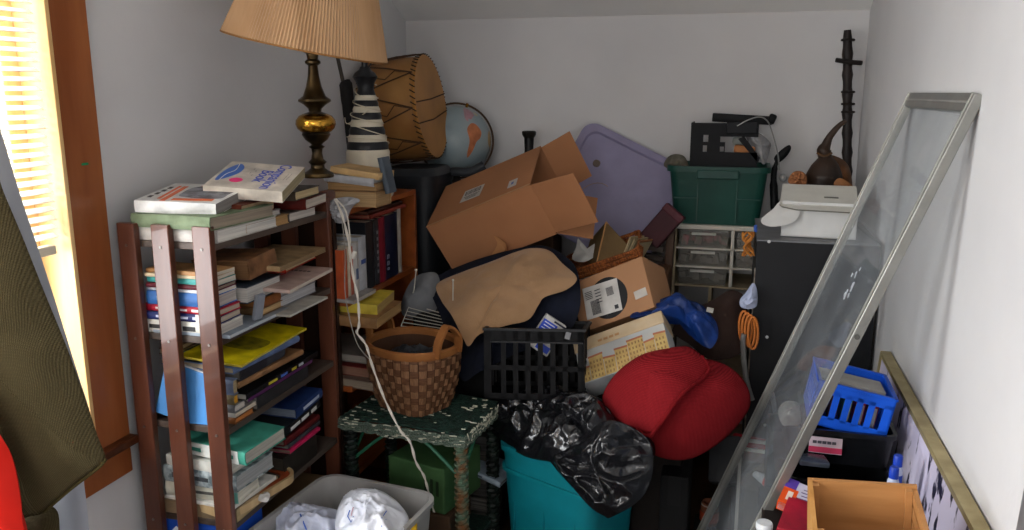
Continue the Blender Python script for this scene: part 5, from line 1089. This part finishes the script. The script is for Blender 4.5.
for i in range(4):
    g = G().tube([P(744+i*3+5*math.cos(a), 327+16*math.sin(a)+i*2, y=2.72-.008*i) for a in [2*math.pi*j/18 for j in range(18)]], .0042, 7, closed=True)
    one(g, 'cord_loop', mat('#b5682c', .5), ['outermost orange cord loop, furthest left of four beside the black cabinet', 'second orange cord loop from the left beside the black cabinet', 'third orange cord loop from the left beside the black cabinet', 'orange cord loop nearest the black cabinet'][i], 'cord', P(744+i*3, 311, y=2.72), 'orange cord loops beside the cabinet')
g = G().tube([P(744, 334, y=2.70), P(743, 345, y=2.70), P(746, 378, y=2.70), P(752, 400, y=2.70)], .009, 8, smooth=4); one(g, 'metal_bracket', mat('#8c8a86', .35, metal=.5), 'curved grey metal bracket under the orange cord loops', 'bracket', P(746, 370, y=2.70))
# ================================================================== LEANING SCREEN
def railpt(x_at, y, z): return Vector((.455-.362*(1.548-z), y, z))
ss = thing('storm_window', 'tall aluminium framed glass storm window leaning diagonally on the right wall', 'storm window', (railpt(0, 1.855, .02).x, 2.21, .02)); b0 = Vector(ss.location)
SL = math.hypot(.362, 1); zt = 1.546; yA, yB = 1.860, 2.568
Fm = Matrix(((-.362/SL*-1, 0, 1/SL*-1), (0, 1, 0), (1/SL, 0, .362/SL))).to_4x4()  # x: up the slope, y: along the wall, z: outwards to the room
up_ = Vector((.362, 0, 1)).normalized(); yv = Vector((0, 1, 0)); nv = yv.cross(up_)*-1
Fm = Matrix((up_, yv, up_.cross(yv))).transposed().to_4x4(); org = railpt(0, yA, .02); Fm.translation = org-b0
Ls = (railpt(0, yA, zt)-org).length; Ws = yB-yA; rw = .030
al = mat('#8f8f8a', .36, metal=.75, var=.08); 
for name, a, b_ in (('stile', (0, 0, -.011), (Ls, rw, .011)), ('stile', (0, Ws-rw, -.011), (Ls, Ws, .011)), ('top_rail', (Ls-rw-.01, rw, -.010), (Ls, Ws-rw, .010)), ('bottom_rail', (0, rw, -.010), (rw+.01, Ws-rw, .010))):
    g = G(Fm); g.span(a, b_, bev=.0025); r_ = g.build(name, al, ss)
    g = G(Fm); c_ = [(p+q_)/2 for p, q_ in zip(a, b_)]; dx_ = [abs(p-q_) for p, q_ in zip(a, b_)]; 
    if name == 'stile': g.box((c_[0], c_[1], .0), (dx_[0], .004, .026))
    else: g.box((c_[0], c_[1], .0), (.004, dx_[1], .024))
    g.build('groove_bead', mat('#aeaea8', .35, metal=.5), r_)
g = G(Fm); g.span((Ls*.0+rw, rw-.004, -.002), (Ls-rw, Ws-rw+.004, .001)); g.build('pane', pane_mat('#fbfcfc', '#b4bac0', .14), ss)
g = G(Fm)
for i in range(9): 
    c_ = Vector((Ls*.70+random.uniform(-.06, .06), Ws*.42+random.uniform(-.05, .05), .0022)); g.box(c_, (random.uniform(.006, .03), random.uniform(.004, .012), .0012), rot=(0, 0, random.uniform(0, 90)))
g.build('peeled_sticker', mat('#c4c9cf', .4), ss)
g = G(Fm); g.cyl((Ls*.66, -.004, 0), (Ls*.66, .0, 0), .006); g.build('latch', mat('#5c5c58', .4, metal=.6), ss)
# grey rail of another frame at the right edge
a, b_ = P(1016, 530, y=1.18), P(1036, 425, y=1.18); dv = (b_-a).normalized(); a = a-dv*.5; b_ = Vector((.448, 1.18, b_.z+ (.448-b_.x)/dv.x*dv.z)) if dv.x > 0 else b_+dv*.5
an = thing('window_screen', 'grey metal edged frame leaning on the right wall, far right of the view', 'screen', a)
g = G(); g.prism([a, a+Vector((.012, 0, 0)), b_+Vector((.008, 0, 0)), b_], (0, -.028, 0)); g.build('stile', mat('#8f969c', .35, metal=.6), an, at=a)
a2, b2 = a+Vector((0, -.50, 0)), b_+Vector((0, -.50, 0)); g = G(); g.prism([a2, a2+Vector((.012, 0, 0)), b2+Vector((.008, 0, 0)), b2], (0, -.028, 0)); g.build('stile', mat('#8f969c', .35, metal=.6), an, at=a)
g = G(); g.prism([b_-dv*.03, b_-dv*.03+Vector((.010, 0, 0)), b_+Vector((.008, 0, 0)), b_], (0, -.50, 0)); g.build('top_rail', mat('#8f969c', .35, metal=.6), an, at=a)
g = G(); g.prism([a+Vector((.005, -.02, 0)), a+Vector((.007, -.02, 0)), b_+Vector((.005, -.02, 0)), b_+Vector((.003, -.02, 0))], (0, -.48, 0)); g.build('mesh', mat('#6d7377', .7), an, at=a)
# ================================================================== CANVAS ON THE RIGHT
cv = thing('framed_picture', 'gold edged picture of dark blotches on pale lilac leaning along the right wall', 'picture', (.40, 1.96, .12))
p_t1, p_t2 = P(886, 354, x=.430), P(984, 519, x=.425); zt_ = .81
def cvx(z, o=0): return .428-.05*(zt_-z)/.7+o
y0c, y1c, zb_ = 1.435, 2.50, .12
g = G(); g.prism([(cvx(zb_), y0c+.02, zb_), (cvx(zt_), y0c+.02, zt_-.012), (cvx(zt_)+.012, y0c+.02, zt_-.012), (cvx(zb_)+.012, y0c+.02, zb_)], (0, y1c-y0c-.04, 0))
g.build('canvas', mat('#cfc9de', .6, col2='#1e1d34', scale=17, stretch=(1, 1.6, .8), thr=(.36, .42)), cv, at=cv.location)
fm_ = mat('#b3a478', .4, metal=.3, col2='#94855a', scale=20)
for a, b_ in ((y0c, y0c+.02), (y1c-.02, y1c)):
    g = G(); g.prism([(cvx(zb_, -.003), a, zb_), (cvx(zt_, -.003), a, zt_), (cvx(zt_, .025), a, zt_), (cvx(zb_, .025), a, zb_)], (0, b_-a, 0)); g.build('frame_side', fm_, cv, at=cv.location)
for z in (zt_-.013, zb_): g = G(); g.span((cvx(z, -.003), y0c+.02, z), (cvx(z, .025), y1c-.02, z+.013)); g.build('frame_rail', fm_, cv, at=cv.location)
# ================================================================== THINGS BESIDE THE PICTURE
bbM = Matrix.Translation((.192, 1.998, .764)) @ Euler((R_(-1.3), R_(10.1), R_(-1.2))).to_matrix().to_4x4()
bl_ = thing('plastic_basket', 'bright blue slotted plastic basket on the black tubs behind the storm window', 'basket'); bl_.matrix_world = bbM
w, d, h = .178, .192, .112; bm2 = mat('#1556d0', .35, var=.05)
def slots(name, org, ux, W, H, n, m, par):
    uz = Vector((0, 0, 1)); g = G(Matrix.Translation(Vector(org)) @ Matrix((Vector(ux), uz.cross(Vector(ux)), uz)).transposed().to_4x4())
    t = .004; m0 = .022; g.span((0, 0, 0), (W, t, .026)); g.span((0, 0, H-.03), (W, t, H)); g.span((0, 0, .02), (m0, t, H-.02)); g.span((W-m0, 0, .02), (W, t, H-.02))
    s_ = (W-2*m0)/n
    for i in range(1, n): x = m0+s_*i; g.span((x-s_*.27, 0, .02), (x+s_*.27, t, H-.02))
    g.span((-.003, -.003, H-.006), (W+.003, t+.003, H), bev=.001); return g.build(name, m, par)
slots('side', (0, 0, 0), (1, 0, 0), w, h, 5, bm2, bl_); slots('side', (0, d, 0), (1, 0, 0), w, h, 5, bm2, bl_); slots('side', (.004, 0, 0), (0, 1, 0), d, h, 5, bm2, bl_); slots('side', (w, 0, 0), (0, 1, 0), d, h, 5, bm2, bl_)
G().span((0, 0, 0), (w, d, .004)).build('floor', bm2, bl_)
for i, (c_, lab) in enumerate((('#8a1f2c', 'dark red cassette case in the blue basket, the near right one'), ('#a32433', 'red cassette case second from the right in the blue basket'), ('#3c6b4a', 'green cassette case in the middle of the blue basket'), ('#6b3a2c', 'brown cassette case left of the green one in the blue basket'), ('#8f8f90', 'grey cassette case furthest left in the blue basket'))):
    o = thing('cassette_case', lab, 'case', bbM @ Vector((w-.032-.030*i, .045, .006)), (0, 8, 0), 'cassette cases in the blue basket')
    G().box((0, .03, .034), (.018, .07, .066), bev=.001).build('case', mat(c_, .4), o); G().box((0, -.0055, .034), (.014, .001, .05)).build('insert_card', mat('#a9a6a2', .5), o)
o = thing('paperback', 'grey papers laid across the top of the blue basket', 'papers', bbM @ Vector((w/2-.005, d*.58, h-.02)), (-1, 10, 0)); G().box((0, 0, .004), (.16, .09, .008)).build('sheets', mat('#a3a09a', .8), o)
def tub(label, x0, x1, y0, y1, z0, z1, rz=0, name='black_tub'):
    o = thing('plastic_tub', label, 'tub', ((x0+x1)/2, (y0+y1)/2, z0), (0, 0, rz), 'black tubs beside the picture'); G().tote(x1-x0, y1-y0, z1-z0, .92, .004, .02, .006, .012).build('body', mat('#121316', .25, spec=.6), o, smooth=True, angle=30); return o
t1 = tub('upper black tub with pink and white label, right under the blue basket', .19, .39, 1.985, 2.25, .665, .755)
G().box((-.055, -.1385, .052), (.075, .003, .040), rot=(-3, 0, 0)).build('label', mat('#c9b5bd', .5), t1)
G().box((-.055, -.1405, .041), (.075, .002, .014), rot=(-3, 0, 0)).build('label_band', mat('#c23a5c', .5), t1)
g = G(); 
for i in range(5): g.box((-.080+.011*i, -.1410, .060), (.009, .001, .007))
g.build('label_lettering', mat('#4d4a52', .5), t1)
t2 = tub('lower black tub standing nearer than the labelled one, beside the blue-capped bottles', .155, .375, 1.90, 2.22, .57, .66)
t3_ = tub('bottom black tub of the pile beside the picture', .14, .37, 1.90, 2.22, .47, .566)
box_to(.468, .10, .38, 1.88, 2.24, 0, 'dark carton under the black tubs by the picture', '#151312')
g = G().box(P(812, 460, y=1.93), (.07, .05, .014), rot=(0, 5, 12), bev=.004); one(g, 'cassette', mat('#4d545e', .25, metal=.4), 'dull silver gadget lying at the near edge of the black tubs', 'gadget', P(812, 460, y=1.93))
# two bottles
for (u, v, y, lab) in ((897, 470, 1.83, 'blue-capped white bottle beside the picture, the further and taller one'), (893, 482, 1.78, 'blue-capped white bottle beside the picture, the nearer and lower one')):
    q = P(u, v, y=y); o = thing('bottle', lab, 'bottle', (q.x, q.y, q.z-.06), (0, 0, 0), 'blue-capped bottles by the picture')
    G().lathe([(.001, 0), (.011, 0), (.012, .004), (.012, .062), (.009, .07), (.001, .07)]).build('body', mat('#b9c4dc', .35), o, smooth=True); G().lathe([(.001, .07), (.0098, .07), (.0098, .092), (.008, .095), (.001, .095)]).build('cap', mat('#1a3fb0', .35), o, smooth=True)
    G().lathe([(.0122, .02), (.0124, .021), (.0124, .05), (.0122, .051)], cap=False).build('label', mat('#2a50b8', .4), o, smooth=True)
box_to(P(895, 480, y=1.8).z-.062, .33, .39, 1.74, 1.88, 0, 'narrow dark carton under the blue-capped bottles', '#1a1818')
# wooden crate
M = Matrix.Translation((.161, 1.366, .700)) @ Euler((R_(8), R_(-4), R_(-1))).to_matrix().to_4x4()
wc_ = thing('wooden_crate', 'small light wooden crate with slatted right side in the bottom right foreground', 'crate'); wc_.matrix_world = M
cw = wood('#b98552', '#9f6e3f', rough=.5, scale=4, st=(1, 8, 8)); w, d, h = .185, .165, .125
g = G(); g.span((0, d-.008, 0), (w, d, h)); g.build('back_panel', cw, wc_)
g = G(); g.span((0, 0, 0), (w, .008, .03)); g.span((0, 0, .045), (w, .008, .075)); g.span((0, 0, .09), (w, .008, h-.006)); g.build('front_slats', cw, wc_)
g = G(); g.span((0, .008, 0), (.008, d-.008, h)); g.build('left_panel', wood('#c99657', '#ad7a40', rough=.5), wc_)
for k_ in range(4): g = G(); g.span((w-.008, .0085, .004+.031*k_), (w, d-.0085, .026+.031*k_)); g.build('slat', cw, wc_)
for y in (.0085, d-.020):
    for x in (.0085, w-.020): G().span((x, y, 0), (x+.011, y+.011, h-.004)).build('corner_post', cw, wc_)
for k_ in range(5): G().span((.009+.034*k_, .009, .002), (.035+.034*k_, d-.009, .007)).build('floor_slat', wood('#c9aa80', '#ad8a5c', rough=.6), wc_)
g = G(M); g.pad([(.03, .03, .012), (.10, .03, .012), (.10, .08, .014), (.03, .08, .012)], .012, .004, nrm=(0, 0, 1), namp=.01, nfreq=30, rings=8); one(g, 'receipt', mat('#c9cdd6', .7), 'crumpled white paper in the bottom of the small wooden crate', 'paper', M @ Vector((.06, .05, .012)))
box_to(.698, .17, .34, 1.34, 1.54, 0, 'dark carton below the small wooden crate', '#2a211b')
# tube / box with orange label, red book
M = frame3(P(778, 500, y=1.80), P(812, 514, y=1.78), P(800, 474, y=1.90))
tbx = thing('medicine_box', 'white, purple and black carton with bright orange label beside the storm window', 'box'); tbx.matrix_world = M; W_ = .085; H_ = .085
G().span((0, 0, -.025), (W_, H_, 0), bev=.002).build('body', mat('#c9c6d8', .4), tbx)
G().span((-.0005, .0, -.0255), (W_*.38, H_*.62, .0008)).build('orange_label', mat('#e5531a', .4), tbx)
G().span((.012, .012, .0008), (.024, .042, .0014)).build('label_mark', mat('#f0d9c9', .5), tbx)
G().span((W_*.38, -.0004, -.0252), (W_+.0005, H_*.25, .0008)).build('black_band', mat('#17171b', .4), tbx)
G().span((-.0004, H_*.62, -.0252), (W_*.30, H_+.0005, .0008)).build('purple_band', mat('#5a3fa0', .4), tbx)
g = G()
for i in range(4): g.box((W_*.62+.003*(i % 2), H_*.38+.011*i, .0006), (.030, .0022, .0008), rot=(0, 0, 5))
g.build('lettering', mat('#6a5a80', .5), tbx)
q = P(773, 530, y=1.74)
book_at('bright red board covered book lying under the orange labelled carton', (q.x-.0, 1.70, P(790, 520, y=1.74).z-.03), (6, 10, -12), (.12, .17, .035), '#a8182c', '#b9a58c', None, side='near', cmat=mat('#b01c30', .4, col2='#7d1322', scale=16))
box_to(P(790, 520, y=1.74).z-.045, q.x-.02, q.x+.11, 1.68, 1.88, 0, 'dark carton under the bright red book', '#1d1614')
g = G().lathe([(.001, 0), (.017, 0), (.018, .004), (.018, .012), (.016, .016), (.001, .016)]); o = g.build('plastic_cap', mat('#cfd3d6', .35), smooth=True); o.location = P(764, 529, y=1.70); tag(o, 'round white lid at the bottom edge by the foot of the storm window', 'pot')  # just a loose white lid lying flat
q = P(769, 478, y=2.36); rl = thing('bottle', 'clear bottle with red and white neck lying behind the storm window glass', 'bottle', q)
g = G(); a, b_ = P(755, 474, y=2.40), P(782, 490, y=2.32); g.cyl(a, a.lerp(b_, .45), .010, .018); g.build('neck', mat('#b9bec2', .2), rl, smooth=True, at=q); g = G(); g.cyl(a.lerp(b_, .45), a.lerp(b_, .6), .0185); g.build('band', mat('#b5443c', .4), rl, smooth=True, at=q); g = G(); g.cyl(a.lerp(b_, .6), b_, .018); g.build('body', mat('#c4c6c6', .3), rl, smooth=True, at=q)
# clear case
q = P(736, 528, y=2.05); ccs = thing('display_case', 'tall clear plastic case with grey edges behind the lower storm window', 'case', (.052, 2.59, .012)); ccs.rotation_euler = (R_(-2), R_(0), R_(-3))
g = G(); w, d, h = .14, .08, .40
for x in (0, w): 
    for y in (0, d): g.span((x-.005, y-.005, 0), (x+.005, y+.005, h))
for z in (0, h): g.span((0, -.005, z-.005), (w, .005, z+.005)); g.span((0, d-.005, z-.005), (w, d+.005, z+.005)); g.span((-.005, 0, z-.005), (.005, d, z+.005)); g.span((w-.005, 0, z-.005), (w+.005, d, z+.005))
g.build('frame', mat('#d8d5cb', .35), ccs); G().span((.002, .0, .002), (w-.002, .002, h-.002)).build('front_pane', pane_mat('#e8e8e4', '#a5a39c', .3), ccs)
G().span((.02, .03, .02), (w-.02, d-.02, h*.62), bev=.002).build('insert', mat('#bcbab4', .7, col2='#9a9894', scale=16), ccs)
G().span((.03, .028, .03), (w-.035, .0295, h*.45)).build('card', mat('#dddbd6', .6), ccs)
g = G().box(P(752, 449, y=2.73), (.14, .06, .07), rot=(0, 3, -8), bev=.006); one(g, 'tin_box', mat('#cc333b', .45, col2='#a8262e', scale=8), 'dull red tin behind the storm window above the clear case', 'tin', P(752, 449, y=2.73))
box_to(P(752, 449, y=2.73).z-.037, .03, .16, 2.70, 2.765, 0, 'black carton holding up the dull red tin', '#0f0f10')
g = G().tube([P(772, 393, y=2.70), P(778, 428, y=2.68), P(786, 462, y=2.66), P(790, 500, y=2.64)], .008, 8); one(g, 'metal_rod', mat('#8f9198', .35, metal=.5), 'slanting grey rod seen through the storm window', 'rod', P(780, 440, y=2.68))
g = G().pad([P(778, 412, y=2.36), P(784, 402, y=2.38), P(796, 402, y=2.38), P(802, 412, y=2.36), P(800, 424, y=2.34), P(784, 426, y=2.34)], .03, .03, namp=.01, nfreq=25, ridge=.008, rfreq=25, rings=12); one(g, 'rag', mat('#9d9a95', .9, col2='#7b7873', scale=40), 'pale speckled rag behind the storm window glass left of the blue basket', 'rag', P(790, 415, y=2.36))
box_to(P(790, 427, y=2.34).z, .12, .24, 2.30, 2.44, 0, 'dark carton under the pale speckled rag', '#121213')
# black case and jar at glass foot
M = frame3(P(707, 482, y=2.62), P(740, 484, y=2.60), P(725, 434, y=2.70))
g = G(M); g.span((0, 0, -.06), (.11, .16, 0), bev=.012); o = g.build('bag', mat('#2d2e31', .45, bump=.3), smooth=True, at=M.translation); o.name = 'camera_bag'; o.location = M.translation; tag(o, 'black and grey soft case at the left foot of the storm window', 'case')
q = P(709, 520, y=2.64); jr = thing('jar', 'brown glass jar with orange label at the left foot of the storm window', 'jar', (q.x, q.y, q.z-.01))
G().lathe([(.001, 0), (.028, 0), (.031, .006), (.031, .062), (.027, .072), (.027, .078), (.024, .078), (.024, .068), (.027, .058), (.027, .006), (.001, .004)]).build('glass', mat('#7a4a36', .15, spec=.7), jr, smooth=True)
G().lathe([(.0312, .012), (.0318, .013), (.0318, .045), (.0312, .046)], cap=False).build('label', mat('#b0431e', .5), jr, smooth=True)
G().lathe([(.0275, .066), (.0285, .067), (.0285, .072), (.0275, .073)], cap=False).build('band', mat('#b9a59a', .4, metal=.4), jr, smooth=True)
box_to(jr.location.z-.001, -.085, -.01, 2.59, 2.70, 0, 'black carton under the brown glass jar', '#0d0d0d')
# ================================================================== COAT IN THE LEFT FOREGROUND
tw_ = weave_mat('#6e6447', '#453d2a', 150, rough=.95)
ct = thing('tweed_coat', 'dark olive tweed coat sleeve hanging in the left foreground', 'coat', P(20, 300, y=.95))
so_ = pl([(-60, 60, .92), (-25, 110, .93), (2, 188, .94), (26, 245, .95), (50, 305, .96), (68, 350, .96), (86, 400, .97), (98, 436, .97), (106, 459, .97), (98, 468, .96), (72, 488, .95), (44, 512, .94), (34, 516, .93), (20, 520, .92), (-60, 560, .90), (-150, 420, .9), (-190, 160, .9), (-130, 40, .91)])
G().pad(so_, .045, .045, nrm=(.25, -1, .05), namp=.012, nfreq=7, rings=24, power=3, sm=5).build('sleeve', tw_, ct, smooth=True, at=ct.location, angle=180)
g = G().pad(pl([(-60, 500, .99), (10, 505, .99), (52, 506, .99), (60, 530, .99), (56, 580, .99), (-60, 600, .99)]), .02, .02, namp=.01, rings=14); g.build('skirt', tw_, ct, smooth=True, at=ct.location, angle=180)
g = G(); e_ = catmull(so_[8:12], 10); g.tube(e_, .0028, 7); g.build('cuff_edge', weave_mat('#6d6239', '#3a3320', 160), ct, smooth=True, at=ct.location)
g = G().pad(pl([(-80, 380, .84), (-30, 395, .85), (0, 435, .86), (12, 458, .87), (19, 490, .87), (22, 520, .87), (22, 570, .87), (-80, 620, .84)]), .03, .03, nrm=(.2, -1, .1), namp=.005, rings=16, power=3); one(g, 'sweater', mat('#d21c0c', .7, col2='#b81608', scale=8), 'bright red garment in the lower left corner before the tweed coat', 'garment', P(0, 500, y=.86))
g = G().pad(pl([(-80, 20, 1.06), (-20, 70, 1.06), (0, 128, 1.06), (22, 200, 1.06), (52, 290, 1.06), (76, 368, 1.06), (92, 425, 1.06), (84, 470, 1.06), (88, 520, 1.06), (90, 590, 1.06), (40, 600, 1.06), (-60, 600, 1.06), (-100, 300, 1.06)]), .012, .012, nrm=(.3, -1, 0), namp=.01, nfreq=5, rings=18, power=4); one(g, 'garment_bag', mat('#b5b9c4', .5, col2='#9da1ac', scale=4), 'pale grey lining-like garment cover behind the tweed coat', 'garment cover', P(30, 300, y=1.06))
rl2 = thing('clothes_rail', 'short metal clothes rail fixed to the left wall, carrying the tweed coat', 'rail', (XL, .93, 1.74))
G().tube([(0, 0, 0), (.36, 0, 0)], .009, 10).build('rod', mat('#8c8c88', .3, metal=.8), rl2, smooth=True)
G().box((.004, 0, 0), (.008, .05, .08), bev=.002).build('wall_plate', mat('#8c8c88', .3, metal=.8), rl2)
g = G().tube([(-1.22, .93, 1.752), (-1.235, .93, 1.735), (-1.22, .93, 1.70), (-1.20, .93, 1.66), (-1.20, .93, 1.60)], .004, 7, smooth=5); g.build('hanger', mat('#9a9a96', .3, metal=.7), ct, smooth=True, at=ct.location)
# ================================================================== CAMERA, WORLD, VIEW
cam = bpy.data.cameras.new('camera'); cam.sensor_width = 36; cam.lens = FPX/1024*36; cam.clip_start = .05
co = bpy.data.objects.new('camera', cam); C.objects.link(co); co.location = EYE
co.rotation_euler = Matrix((CR, CU, -CF)).transposed().to_euler(); bpy.context.scene.camera = co
w = bpy.data.worlds.new('world'); bpy.context.scene.world = w; w.use_nodes = True
bg_ = w.node_tree.nodes['Background']; bg_.inputs[0].default_value = (.95, .97, 1, 1); bg_.inputs[1].default_value = .7
vs = bpy.context.scene.view_settings; vs.view_transform = 'Standard'; vs.look = 'None'; vs.gamma = 1; vs.use_curve_mapping = False; vs.exposure = 1.1
